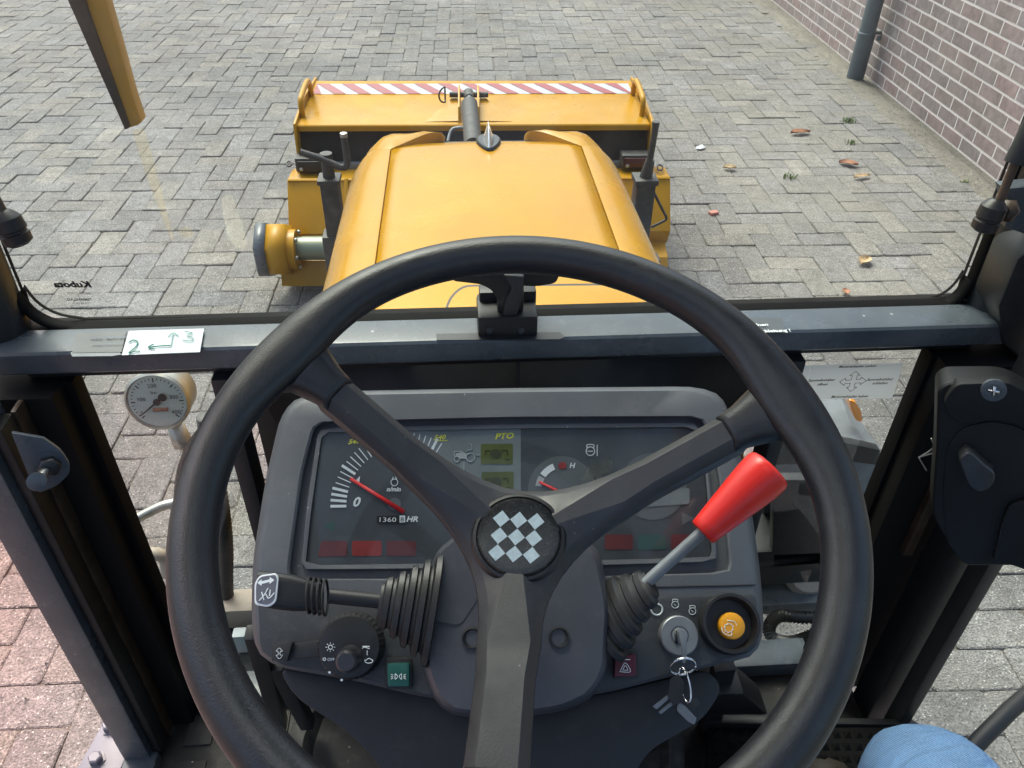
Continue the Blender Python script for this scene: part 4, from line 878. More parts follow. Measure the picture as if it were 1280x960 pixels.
flat('hour_meter_window', [(471, 645), (507, 644), (507, 653.5), (471, 654)], Dp, Z2, M['inkb'], cl)
textpx('hour_meter_digits', '1360', Dp, Z3, (472, 652.4), (495, 652.4), 6.0, M['print'], cl, sx=1.4)
flat('hour_meter_tenths', [(499.5, 644.5), (506.5, 644.3), (506.5, 653), (499.5, 653.2)], Dp, Z3, M['print'], cl); textpx('hour_meter_digits', '8', Dp, Z3+.0004, (500, 652), (507, 652), 6, M['inkb'], cl, sx=1.2)
textpx('lettering', '540', Dp, Z2, (435, 555), (452, 554), 5.6, M['yprint'], cl, shear=.3, bold=.03, sx=1.15); textpx('lettering', '540', Dp, Z2, (542, 549.5), (561, 549), 5.8, M['yprint'], cl, shear=.3, bold=.03, sx=1.15)
flat('underline', [(543, 550.5), (560, 550), (560, 551), (543, 551.5)], Dp, Z2, M['yprint'], cl)
textpx('lettering', 'PTO', Dp, Z2, (618.5, 549), (641, 548), 7.4, M['yprint'], cl, shear=.3, bold=.035, sx=1.12)
# little rev icon
def ringpx(name, c, r, wpx, m, parent, pl=Dp, off=Z2, ey=1.0, a0=0, a1=360, n=22):
    P = [(c[0]+r*math.cos(R(a)), c[1]-r*ey*math.sin(R(a))) for a in np.linspace(a0, a1, n)]
    P3 = [pl.at(x, y, off) for x, y in P]; d = pl.depth(*c)/F
    V, Fc = tubedata(P3, wpx*d/2, 6); return mesh(name, V, Fc, m, parent)
ringpx('rev_icon', (493, 603), 4.3, 1.2, M['print'], cl)
strokes('rev_icon', [[(490, 600), (491.5, 596)], [(496, 600), (494.5, 596)]], 1.0, M['print'], cl, Dp, Z2)
# tractor icon with PTO
ti = empty('tractor_icon', parent=cl); ti.parent = cl
ringpx('icon_wheel', (588, 572), 5.2, 1.7, M['print2'], cl); ringpx('icon_wheel', (571, 574), 3.4, 1.6, M['print2'], cl)
bpy.data.objects.remove(ti)
strokes('icon_outline', [[(568, 570), (568.5, 564.5), (578, 565)], [(578, 565), (580, 571)], [(584, 563), (590, 562)], [(590, 562), (589, 556), (587, 555)], [(574, 573), (583, 573)], [(595, 569), (600, 569)], [(580, 577), (580, 597)]], 1.3, M['print2'], cl, Dp, Z2)
strokes('icon_outline', [[(592, 603), (600, 603)]], 1.3, M['print2'], cl, Dp, Z2)
flat('icon_body', [(569, 567), (578, 565), (585, 568), (583, 573), (572, 572)], Dp, Z2, M['print2'], cl)
for (x0, y0, x1, y1) in ((601, 555, 641, 580), (602, 590, 642, 612)):
    l_ = flat('lcd_window', [(x0, y0), (x1, y0-.5), (x1, y1), (x0, y1)], Dp, Z2, M['lcd'], cl, r=2)
    flat('lcd_sign', [(x0+13, y0+7), (x0+22, y0+6), (x0+26, y0+12), (x0+22, y0+18), (x0+14, y0+18), (x0+11, y0+12)], Dp, Z3, M['lcd2'], cl, r=3)
    strokes('lcd_mark', [[(x0+6, y0+14), (x0+6, y0+8), (x0+12, y0+8)], [(x0+26, y0+8), (x0+33, y0+8), (x0+33, y0+14)], [(x0+30, y0+19), (x0+36, y0+19)]], .9, M['lcd2'], cl, Dp, Z3)
# needle
def needle(p0, p1, w0, w1, off=-.0080):
    a = np.array(p0, float); b = np.array(p1, float); d = (b-a)/np.linalg.norm(b-a); n_ = np.array([-d[1], d[0]])
    prism('needle', [Dp.at(*(a-n_*w0/2), off), Dp.at(*(b-n_*w1/2), off), Dp.at(*(b+n_*w1/2), off), Dp.at(*(a+n_*w0/2), off)], -Dp.n*.0008, M['needle'], cl)
needle((505, 640), (438, 598), 5.6, 3.6); needle((714, 622), (674, 602), 4, 2.6)
flat('needle_boss', [(493+14*math.cos(a)*.6, 630-8*math.sin(a)) for a in np.linspace(0, 6.283, 17)[:-1]], Dp, Z2, M['facem'], cl)
flat('scale_pointer', [(444, 601), (450, 595), (449, 605)], Dp, Z3, M['print'], cl)
# warning lamps
for k, (x0, x1, m_) in enumerate(((398, 434, 'lampdark'), (440, 477, 'lampred'), (483, 520, 'lampdark'), (756, 791, 'lampdark'), (797, 833, 'lampgreen'), (839, 868, 'lampdark'))):
    y0, y1 = (676, 695) if k < 3 else (668, 687)
    if k == 0: sh = [(402, y0), (434, y0), (434, y1), (397, y1+1)]
    else: sh = [(x0, y0), (x1, y0), (x1, y1), (x0, y1)]
    flat('warning_lamp', sh, Dp, Z0, M[m_], cl, r=3)
flat('turn_arrow', [(404, 657), (418, 650), (418, 665)], Dp, Z0, M['lampgreen'], cl); flat('turn_arrow', [(868, 648), (852, 640), (853, 656)], Dp, Z0, M['facem'], cl)
# temperature gauge, fuel gauge discs
def disc(c, rx, ry, m, off): return flat('gauge_disc', [(c[0]+rx*math.cos(a), c[1]-ry*math.sin(a)) for a in np.linspace(0, 6.2832, 41)[:-1]], Dp, off, m, cl)
disc((702, 612), 42, 42, M['facem'], Z0); disc((816, 608), 42, 42, M['facem'], Z0)
def arcband(c, r0, r1, a0, a1, m, n=10, off=Z2):
    V = []
    for r_ in (r0, r1):
        for a in np.linspace(a0, a1, n): V.append(Dp.at(c[0]+r_*math.cos(R(a)), c[1]-r_*math.sin(R(a)), off))
    mesh('gauge_band', V, [(i, i+1, n+i+1, n+i) for i in range(n-1)], m, cl)
arcband((704, 612), 27, 35, 112, 145, M['print']); arcband((704, 612), 27, 35, 150, 172, M['print2'])
flat('red_mark', [(703+5.2*math.cos(a), 582-4.6*math.sin(a)) for a in np.linspace(0, 6.28, 13)[:-1]], Dp, Z2, M['lampred'], cl)
textpx('lettering', 'H', Dp, Z2, (711.5, 585), (720, 585), 6.6, M['print'], cl, shear=.25, bold=.03)
ringpx('temperature_icon', (738, 564), 5.4, 1.2, M['print'], cl); strokes('temperature_icon', [[(734, 560), (734, 556), (742, 556), (742, 560)], [(746.5, 556), (746.5, 570)]], 1.2, M['print'], cl, Dp, Z2)
strokes('temperature_icon', [[(734.5, 564), (741, 564)]], 1.2, M['print'], cl, Dp, Z2)
arcband((814, 612), 27, 35, 20, 70, M['print2'])
mesh('face_stain', [Dp.at(x, y, -.0060) for x, y in rpoly([(724, 601), (731, 594), (736, 582), (741, 573), (746, 577), (751, 581), (756, 573), (764, 572), (766, 582), (761, 592), (754, 594), (748, 600)], 2)], [list(range(60))], M['smear'], cl)  # whitish reflection on the lens, painted as a thin film patch
flat('fuel_label', [(800, 612), (862, 610), (862, 630), (800, 634)], Dp, Z2, M['facel'], cl, r=3)
# ---- switches
Lw = Pl(Dp.p+Dp.n*.0022, Dp.n)
ls = part('light_switch', 'round black light switch with ribbed rim and central knob')
c = Lw.at(441, 806, 0); ax = Dp.n
k_ = Lw.depth(441, 806)/F
lathe('switch_dial', [(40*k_, 0), (41*k_, .004), (39*k_, .018), (36*k_, .0215), (34*k_, .022)], c, unit(ax+np.array([0, -.12, 0])), M['black'], ls, n=72, ridges=(.003, .0185, .955))
c2 = Lw.at(434, 829, .030)
lathe('switch_knob', [(15*k_, -.014), (15*k_, .0), (13*k_, .010), (10*k_, .012)], Lw.at(436, 824, .028), unit(ax+np.array([-.05, -.25, .0])), M['spoke'], ls, n=28)
Ls = Pl(Dp.p+Dp.n*.0252, unit(ax+np.array([0, -.12, 0])));
Ls.p = c+unit(ax+np.array([0, -.12, 0]))*.0226
ringpx('light_icon', (413, 809), 2.6, 1.1, M['print'], ls, Ls, 0); strokes('light_icon', [[(413+4.2*math.cos(R(a)), 809-4.2*math.sin(R(a))), (413+6*math.cos(R(a)), 809-6*math.sin(R(a)))] for a in range(0, 360, 45)], .9, M['print'], ls, Ls, 0)
ringpx('off_icon', (405.5, 824), 1.7, .9, M['print'], ls, Ls, 0); textpx('lettering', 'OFF', Ls, .0002, (409, 826), (418, 826), 3.6, M['print'], ls, sx=1.1)
strokes('horn_icon', [[(453, 808), (462, 808)], [(453, 811), (455, 809), (462, 811)], [(459, 813), (459, 819)], [(456, 827), (461, 823), (466, 826)]], 1.0, M['print'], ls, Ls, 0); ringpx('horn_icon', (461, 826), 5, .9, M['print'], ls, Ls, 0, ey=.6, a0=150, a1=400)
for q in ((412, 840.5), (427, 850)): flat('white_dot', [(q[0]+1.8*math.cos(a), q[1]+1.6*math.sin(a)) for a in np.linspace(0, 6.28, 11)[:-1]], Ls, .0003, M['print'], ls)
tl = part('turn_lever', 'short black lever with double arrow symbol left of the light switch')
ppx('lever_arm', [(356, 806), (402, 800), (402, 821), (358, 824)], Lw, .014, .008, M['black'], tl, b=.0015, r=2)
ppx('lever_tab', [(340, 806), (360, 802), (366, 802), (359, 826), (339, 826)], Lw, .020, .014, M['black'], tl, b=.0015, r=2)
strokes('arrow_icon', [[(345, 814), (349, 810), (353, 814), (350.5, 814), (350.5, 816), (347.5, 816), (347.5, 814), (345, 814)], [(345, 819), (349, 823.5), (353, 819), (350.5, 819), (350.5, 817.5), (347.5, 817.5), (347.5, 819), (345, 819)]], .5, M['print'], tl, Lw, .0203)
pb = part('position_light_button', 'dark green square button with white lamp symbol')
ppx('button_socket', [(481, 822), (514, 822), (516, 836), (515, 861), (482, 861)], Lw, .004, .006, M['black'], pb, b=.001, r=3)
ppx('button_cap', [(483.5, 829), (512, 828), (512, 858), (484.5, 858.5)], Lw, .012, .012, M['green'], pb, b=.0018, r=3)
strokes('lamp_icon', [[(494, 842), (494, 849), (497, 845.5), (494, 842)], [(502, 842), (502, 849), (499, 845.5), (502, 842)], [(488.5, 843), (491.5, 844)], [(488.5, 846), (491.5, 846)], [(488.5, 849), (491.5, 847.5)], [(507.5, 843), (504.5, 844)], [(507.5, 846), (504.5, 846)], [(507.5, 849), (504.5, 847.5)]], .9, M['print'], pb, Lw, .0125)
hb_ = part('hazard_button', 'dark red hazard warning button with white triangle')
ppx('button_socket', [(769, 812), (797, 812), (799, 848), (767, 848)], Lw, .003, .005, M['black'], hb_, b=.001, r=3)
ppx('button_cap', [(769, 819), (795, 818), (796, 845), (768, 846)], Lw, .010, .010, M['hazard'], hb_, b=.0016, r=3)
strokes('triangle_icon', [[(775, 839.5), (781.5, 828.5), (788, 839.5), (775, 839.5)], [(778.5, 837.5), (781.5, 832), (784.7, 837.5), (778.5, 837.5)], [(774.5, 824.7), (788, 824.5)]], .9, M['print'], hb_, Lw, .0104)
# ignition
ig = part('ignition_switch', 'round metal ignition lock with key symbols around it')
c = Lw.at(847, 795, 0); kk = Lw.depth(847, 795)/F
lathe('lock_collar', [(25*kk, -.002), (25*kk, .002), (24*kk, .007), (22.5*kk, .008), (11.5*kk, .008), (11.5*kk, .0065), (9.5*kk, .0065), (9.5*kk, .0085), (8*kk, .009)], c, Dp.n, M['alu'], ig, n=40)
box('key_slot', Lw.at(845, 796, .0092), (.0022, .011, .0012), M['inkb'], ig, rot=Matrix((Vector(Dp.u), Vector(Dp.v), Vector(Dp.n))).transposed().to_4x4())
for q, s in (((844, 756), 4.3), ((865.5, 764), 4.3)):
    ringpx('ignition_icon', q, s, 1.1, M['print2'], ig, Lw, .0004); strokes('ignition_icon', [[(q[0]-3, q[1]-4), (q[0]-3, q[1]-6.6), (q[0]+3, q[1]-6.6), (q[0]+3, q[1]-4)], [(q[0]-1.4, q[1]-1.4), (q[0]+1, q[1]+1.2)]], 1.0, M['print2'], ig, Lw, .0004)
ringpx('ignition_icon', (821, 762), 7, 2.6, M['print2'], ig, Lw, .0004)
# PTO button
pt = part('pto_button', 'orange yellow push button in a deep black round collar')
c = Lw.at(909, 780, 0); kk = Lw.depth(909, 780)/F
lathe('button_collar', [(37*kk, 0), (37*kk, .012), (35.5*kk, .014), (32*kk, .014), (30.5*kk, .011), (29*kk, .003), (12*kk, .003)], c, Dp.n, M['black'], pt, n=48)
lathe('button_cap', [(16*kk, .002), (16.3*kk, .009), (15.2*kk, .0115), (12.5*kk, .0122), (6*kk, .0124)], Lw.at(911, 783, 0), Dp.n, M['amber'], pt, n=36)
P = [(911+(6.3 if k % 2 else 4.6)*math.cos(2*math.pi*k/18), 785-(6.3 if k % 2 else 4.6)*math.sin(2*math.pi*k/18)) for k in range(19)]
Vt, Ft = [], []
for k in range(18):
    v, f = tubedata([Lw.at(*P[k], .0126), Lw.at(*P[k+1], .0126)], .45*kk, 4); b0 = len(Vt); Vt += v; Ft += [tuple(b0+i for i in q) for q in f]
mesh('gear_symbol', Vt, Ft, M['sticker'], pt)
strokes('gear_symbol', [[(909, 775.5), (918, 777), (921, 782)], [(902, 784), (904, 791), (913, 794.5), (915, 791)]], .9, M['sticker'], pt, Lw, .0126)
# ---- column cowl
cw = part('column_cowl', 'moulded cowl around the steering column')
cwP = [(546, 690), (600, 650), (700, 648), (748, 690), (762, 760), (757, 842), (738, 872), (700, 888), (640, 895), (566, 893), (545, 875), (531, 838), (530, 760)]
rings('cowl_shell', [(cwP, 14, -.01, 1.02), (cwP, 14, .045, 1.0), (cwP, 14, .052, .98), (cwP, 14, .055, .95), (cwP, 14, .057, .7), (cwP, 14, .058, .3)], M['cowl'], cw, (645, 770), N=72, auto=R(34))
flat('cowl_highlight_panel', [(548, 694), (560, 682), (598, 655), (604, 700), (600, 745), (575, 782), (540, 775), (534, 740)], Dp, .0583, M['cowl'], cw, r=8)
Cw = Pl(Dp.p+Dp.n*.058, Dp.n)
for q in ((590, 798), (699, 797)):
    lathe('screw_hole', [(15*.0006, -.001), (15*.0006, .0012), (12.5*.0006, .0016), (11*.0006, -.0005), (3*.0006, -.0008)], Cw.at(*q, 0), Dp.n, M['black'], cw, n=24)
# ---- boots (bellows) and levers
def bellows(name, p0, p1, r0, r1, n, parent, m, flat_=1.0, side=None):
    p0 = Vector(p0); p1 = Vector(p1); ax = (p1-p0); L = ax.length; ax.normalize(); sd_ = Vector(side) if side is not None else Vector((0, 0, 1))
    X = (sd_-ax*sd_.dot(ax)).normalized(); Y = ax.cross(X); loops = []
    for i in range(n*4+1):
        t = i/(n*4); r = r0+(r1-r0)*t; ph = i % 4; g = {0: .84, 1: 1.0, 2: 1.0, 3: .84}[ph]; tt = (i//4+{0: 0, 1: .14, 2: .60, 3: .76}[ph])/n if i < n*4 else 1
        loops.append([p0+ax*L*tt+(X*math.cos(a)*r*g+Y*math.sin(a)*r*g*flat_) for a in np.linspace(0, 2*math.pi, 36, endpoint=False)])
    return loft(name, loops, m, parent, auto=R(25))
lv = part('shuttle_lever', 'black column lever with a square knob and direction symbol, pointing left')
Dm = lambda x, y, o: Dp.at(x, y, o)
bellows('lever_boot', Dm(545, 762, .050), Dm(474, 752, .055), 78*.00062, 28*.00062, 5, lv, M['black'], .55, side=Dp.v)
tube('lever_rod', [Dm(480, 752, .055), Dm(412, 745, .060)], [.0062, .0062], M['black'], lv, n=16)
kf = [Dm(x, y, .066) for x, y in rpoly([(324, 718), (345, 714), (349, 722), (347, 754), (336, 764), (318, 760), (318, 728)], 5)]
prof = [(0, 1.0), (.08, 1.06), (.5, 1.05), (.9, .82), (1, .72)]
c0 = np.mean(kf, 0); c1 = Dm(400, 746, .058); lps = []
for t, s in prof: lps.append([np.array(p)*0+(c0+(c1-c0)*t)+(np.array(p)-c0)*s for p in kf])
# knob: square-ended grip, its symbol face turned up to the driver
gripn = unit(c0-c1)
Kx = c1-c0
def kloop(t, hw, hh): 
    o_ = c0+Kx*t; return [o_+Dp.n*q[0]*hh+Dp.v*q[1]*hw for q in rpoly([(-1, -1), (1, -1), (1, 1), (-1, 1)], .55, 4)]
loft('lever_knob', [kloop(-.16, .010, .008), kloop(-.12, .0138, .0118), kloop(.1, .0145, .0125), kloop(.5, .0142, .012), kloop(.9, .0115, .0105), kloop(1.0, .0105, .0095)], M['black'], lv, auto=R(35))
Kp = Pl(c0+Dp.n*.0130, Dp.n)
ppx('knob_badge', [(324, 719), (345, 716), (348, 722), (345, 752), (336, 759), (318, 756), (318, 729)], Kp, .0002, .003, M['sticker'], lv, b=.0006, r=5)
ppx('knob_badge_field', [(325, 721), (344, 718.5), (346, 723), (343, 750), (335, 756.5), (320, 753.5), (320, 730)], Kp, .0006, .001, mat('badge_grey', (.13, .13, .16), .4), lv, r=5)
flat('direction_symbol', [(321.5, 728.5), (327, 724), (327, 726.5), (337, 724), (337, 721), (343, 725), (337, 730), (337, 727.5), (327, 730), (327, 732.5)], Kp, .0009, M['print'], lv)
strokes('direction_symbol', [[(335, 735), (331, 743), (324, 751)], [(332, 742), (336, 748), (343, 741)], [(338, 737), (337, 745)], [(327, 740), (330, 750)]], 1.4, M['print'], lv, Kp, .0009)
for t in (.80, .90, 1.0, 1.1):
    o_ = c0+Kx*t; tube('knob_rib', [o_+(Dp.n*math.cos(a)*.0125+Dp.v*math.sin(a)*.0128)*(1.12-.05*t*0) for a in np.linspace(0, 6.2832, 25)[:-1]], .0011, M['rubber'], lv, n=6, closed=True)
rl = part('throttle_lever', 'red tapered lever knob on a grey rod, pointing up and right')
bellows('lever_boot', Dm(752, 778, .026), Dm(815, 730, .060), 66*.00062, 24*.00062, 5, rl, M['black'], .5, side=(0, .9, .3))
r0_ = Dm(806, 730, .058); r1_ = Dm(883, 661, .074); r2_ = Dm(958, 590, .092)
dr = unit(r2_-r1_)
tube('lever_rod', [r0_, r1_+dr*.01], .0052, M['grey'], rl, n=16)
LL = float(np.linalg.norm(r2_-r1_))
lathe('red_knob', [(r*1.28, h) for r, h in [(.0085, -.001), (.0098, 0), (.0104, LL*.1), (.0112, LL*.2), (.0123, LL*.35), (.0134, LL*.5), (.0145, LL*.65), (.0155, LL*.8), (.0161, LL*.9), (.0164, LL*1.0), (.0163, LL*1.07), (.0157, LL*1.10), (.0147, LL*1.12), (.013, LL*1.13), (.008, LL*1.135), (.003, LL*1.135)]], r1_-dr*.004, dr, M['red'], rl, n=48, auto=R(60))
# ================================================================== STEERING WHEEL
sw = part('steering_wheel', 'large black steering wheel with three spokes and a chequered hub badge')
WC = np.array([-.0377, .3208, 1.3198]); wn_ = unit((-.024, -math.cos(R(70.1)), math.sin(R(70.1))))
wa = unit(np.array([1, 0, 0])-wn_*wn_[0]); wb = np.cross(wn_, wa); Wp = Pl(WC, wn_)
def wp(r, deg, k=0): return WC+wa*r*math.cos(R(deg))+wb*r*math.sin(R(deg))+wn_*k
SP = [142, 18.5, -98.5]
V = []; Fc = []; NT, NS = 240, 24
for i in range(NT):
    th = 360*i/NT
    for j in range(NS):
        s = 2*math.pi*j/NS
        rr_ = .0132; cr = math.cos(s); sr = math.sin(s)
        # finger bulges on the inner side: swelling near every spoke
        sw_ = max([math.exp(-(((th-a+180) % 360-180)/15.0)**2) for a in SP])
        ext = .0085*sw_*(.5-.5*cr)**1.5
        V.append(wp(.1825+(rr_*1.03)*cr-ext, th, rr_*.96*sr*(1-.10*sw_)-.001*sw_))
for i in range(NT):
    for j in range(NS): Fc.append((i*NS+j, i*NS+(j+1) % NS, ((i+1) % NT)*NS+(j+1) % NS, ((i+1) % NT)*NS+j))
mesh('wheel_rim', V, Fc, M['rim'], sw, smooth=True)
Vl, Fl_ = tubedata([wp(.1825+.0124, d, -.0045) for d in np.linspace(0, 360, 181)[:-1]], .0010, 6, closed=True)
mesh('rim_seam', Vl, Fl_, M['rim'], sw)
KH = -.067
def zc(r): # height of spoke centre line over radius
    t = max(0, min(1, (r-.035)/(.172-.035))); return KH+(.060)*t
for a in SP:  # sleeves where the rim rubber runs on to the spoke
    lps = []
    for r, hw, hh in ((.1795, .046, .010), (.172, .033, .0112), (.165, .0245, .0116), (.158, .0215, .0115), (.150, .0180, .0112), (.143, .0168, .0108), (.140, .0163, .0104), (.1395, .0145, .009)):
        L_ = []; hw = hw*((.78 if a > 0 else 1) if r < .17 else (.85 if a > 0 else 1))
        for s in np.linspace(0, 2*math.pi, 28, endpoint=False):
            u_ = math.cos(s); v_ = math.sin(s); u_ = math.copysign(abs(u_)**.8, u_); v_ = math.copysign(abs(v_)**.9, v_)
            tang = -wa*math.sin(R(a))+wb*math.cos(R(a)); rad_ = r
            if hw > .03: rad_ = math.sqrt(max(1e-6, r*r-(hw*u_)**2*.9))
            L_.append(WC+(wa*math.cos(R(a))+wb*math.sin(R(a)))*rad_+tang*hw*u_+wn_*(zc(r)+.0+hh*v_))
        lps.append(L_)
    loft('spoke_sleeve', lps, M['rim'], sw, auto=R(60))
# spider: three arms and hub, bevelled section
def spider(wt, top_, fil=.055):
    pts = []
    for ai, a in enumerate(SP):
        stations = [.146, .13, .11, .09, .072]
        for side in (-1, 1): pass
    return None
def wid(r, a=0): return (.0158 if a < 0 else .0118)+.0045*max(0, (.09-r)/.05)
N_ST = [.148, .135, .12, .105, .09, .078, .068]
order_ = sorted(SP)   # -98.5, 19, 140.5
def outline(dw):
    out = []
    for ai, a in enumerate(order_):
        e = np.array([math.cos(R(a)), math.sin(R(a))]); t = np.array([-e[1], e[0]])
        for r in N_ST[::-1]: out.append((e*r-t*(wid(r, a)+dw), r))       # right side going out
        for r in N_ST: out.append((e*r+t*(wid(r, a)+dw), r))            # left side coming in
        b = order_[(ai+1) % 3]; eb = np.array([math.cos(R(b)), math.sin(R(b))]); tb = np.array([-eb[1], eb[0]])
        p0 = e*N_ST[-1]+t*(wid(N_ST[-1], a)+dw); p2 = eb*N_ST[-1]-tb*(wid(N_ST[-1], b)+dw); mid = (e+eb)/np.linalg.norm(e+eb)*(.0340+dw)
        ctrl = 2*mid-.5*(p0+p2)
        for k in range(1, 8):
            s = k/8; p = (1-s)**2*p0+2*s*(1-s)*ctrl+s*s*p2; out.append((p, np.linalg.norm(p)))
    return out
def lay(dw, dz): return [WC+wa*p[0]+wb*p[1]+wn_*(zc(r)+dz) for p, r in outline(dw)]
loops = [lay(.0005, -.012), lay(.0012, -.003), lay(.0006, .0005), lay(-.0042, .0062), lay(-.0054, .0070)]
n = len(loops[0]); V = [p for l in loops for p in l]; Fc = []
for i in range(len(loops)-1):
    for k in range(n): Fc.append((i*n+k, i*n+(k+1) % n, (i+1)*n+(k+1) % n, (i+1)*n+k))
for base_ in (0, (len(loops)-1)*n):
    ring = []; K = len(N_ST); per = 2*K+7
    for ai in range(3):
        s0 = ai*per
        for k in range(K-1):   # quads along the arm
            a_, b_ = base_+s0+k, base_+s0+k+1; c_2, d_2 = base_+s0+2*K-1-(k+1), base_+s0+2*K-1-k
            Fc.append((a_, b_, c_2, d_2))
        ring += [base_+s0, base_+s0+2*K-1]+[base_+s0+2*K+k for k in range(7)]
    V.append(WC+wn_*(KH+(.0070 if base_ else -.012))); ci = len(V)-1
    for k in range(len(ring)): Fc.append((ring[k], ring[(k+1) % len(ring)], ci))
mesh('wheel_spokes', V, Fc, M['spoke'], sw, auto=R(22))
for a in SP:
    e = wa*math.cos(R(a))+wb*math.sin(R(a)); t = -wa*math.sin(R(a))+wb*math.cos(R(a))
hc = WC+wn_*(KH+.0060)+wb*-.0015; HS = 1.1
lathe('hub_collar', [(r*1.1, h) for r, h in [(.0275, -.004), (.0275, .003), (.0262, .0052), (.0245, .0058), (.0243, .0035)]], hc, wn_, M['black'], sw, n=56, auto=R(35))
lathe('hub_badge', [(r*1.1, h) for r, h in [(.0240, 0), (.0240, .0052), (.0228, .0066), (.0205, .0070), (.019, .0071)]], hc, wn_, M['embl'], sw, n=56)
Hb = Pl(hc+wn_*.0074, wn_)
ctrp = np.array([560+205/2.4, 560+267/2.4]); av = np.array([52, 4])/2.4; bv_ = np.array([-7, 51])/2.4
for i in (-1, 0, 1):
    for j in (-1, 0, 1):
        q = ctrp+av*i+bv_*j; P = [q-av/2*.98, q-bv_/2*.98, q+av/2*.98, q+bv_/2*.98]
        flat('chequer', [tuple(p) for p in P], Hb, .0001, M['check'], sw)
tube('steering_shaft', [WC+wn_*(KH-.005), WC+wn_*(KH-.16)], .02, M['black'], TR, n=24)
# ================================================================== KEYS
ky = empty('key_bunch', 'bunch of keys on two split rings hanging from the ignition lock', 'keys')
kp = Pl(Lw.at(847, 800, .012), Dp.n)
bm_ = [(848, 789), (853, 787), (858, 792), (859, 815), (857, 829), (853, 829), (853, 812), (850, 800)]
ppx('ignition_key', bm_, Lw, .020, .0022, M['alu'], ky, b=.0004, r=2)
def ringob(c_px, off, r, tilt, name='split_ring'):
    c = Lw.at(*c_px, off); u = Dp.u; v = unit(Dp.v*math.cos(tilt)+Dp.n*math.sin(tilt)); V = []; 
    for dz in (0, .0011):
        pass
    nn = np.cross(u, v); P = [c+u*r*math.cos(a)+v*r*math.sin(a)+nn*(.0009*a/6.28) for a in np.linspace(0, 4*math.pi, 72)]
    tube(name, P, .0008, M['chrome'], ky, n=8)
ringob((853, 832), .018, .0112, .95); 
c = Lw.at(856, 856, .012); u = unit(Dp.u*.35+Dp.n*.6+Dp.v*.1); v = unit(Dp.v-u*(Dp.v@u))
tube('split_ring', [c+u*.006*math.cos(a)+v*.0145*math.sin(a) for a in np.linspace(0, 12.56, 72)], .0008, M['chrome'], ky, n=8)
def key(P, off, m, nm='key'): ppx(nm, P, Lw, off, .002, m, ky, b=.0004, r=1.5)
key([(838, 848), (848, 842), (855, 852), (853, 878), (842, 882), (835, 870)], .012, M['black'])
key([(816, 883), (838, 866), (841, 869), (821, 887)], .010, M['alu']); key([(823, 890), (840, 876), (843, 880), (826, 893)], .006, M['alu'])
key([(848, 876), (858, 884), (871, 898), (868, 906), (860, 902), (846, 888)], .008, M['alu']); key([(845, 880), (870, 872), (876, 880), (862, 892), (846, 894)], .004, M['black'])
# ================================================================== SWEEPER
SW = empty('sweeper', 'yellow front-mounted road sweeper attachment with red and white striped top plate', 'sweeper'); SW.location = (0, 0, 0)
yw = -.028
def sx(x, y, z): # sweeper frame: origin at (0,3.07)
    return np.array([.005+x*math.cos(yw)-(y-3.07)*math.sin(yw)*1, 3.075+x*math.sin(yw)+(y-3.07)*math.cos(yw), z])
def sprism(name, P, x0, x1, m, b=.004, parent=SW):  # profile in (y,z) extruded along x
    return prism(name, [sx(x0, y, z) for y, z in P], sx(x1, 0, 0)-sx(x0, 0, 0), m, parent, b)
# top plate (hopper lid)
sprism('hopper_lid', [(3.07, .543), (3.075, .547), (3.56, .565), (3.60, .545), (3.62, .30), (3.60, .30), (3.585, .535), (3.56, .553), (3.085, .535), (3.085, .522), (3.07, .522)], -.682, .690, M['yellow2'])
for sg, x in ((-1, -.690), (1, .694)):
    prism('side_plate', [sx(x, y, z) for y, z in ((3.05, .56), (3.30, .585), (3.60, .57), (3.63, .15), (3.0, .12), (2.99, .38), (3.03, .42))], sx(.010, 0, 0)-sx(0, 0, 0), M['yellow2'], SW, .003)
# striped tape on the lid
Lp = lambda x, y, e=.0015: sx(x, y, .545+(y-3.075)*(.02/.485)+e)
mesh('stripe_tape', [Lp(-.668, 3.40), Lp(.672, 3.40), Lp(.672, 3.52), Lp(-.668, 3.52)], [(0, 1, 2, 3)], M['swhite'], SW)
V = []; Fc = []; npit = 13; pit = 1.34/npit
for k in range(-1, npit+1):
    x0 = -.668+pit*k; P = [(x0+pit*.85, 3.40), (x0+pit*1.35, 3.40), (x0+pit*.5, 3.52), (x0, 3.52)]
    P = [(min(max(x, -.668), .672), y) for x, y in P]
    if abs(P[0][0]-P[1][0]) < 1e-4 and abs(P[2][0]-P[3][0]) < 1e-4: continue
    b0 = len(V); V += [Lp(x, y, .0028) for x, y in P]; Fc.append((b0, b0+1, b0+2, b0+3))
mesh('red_stripes', V, Fc, M['sred'], SW)
sprism('front_flap', [(3.60, .50), (3.66, .50), (3.70, .1), (3.66, .1)], .30, .60, M['grey'])
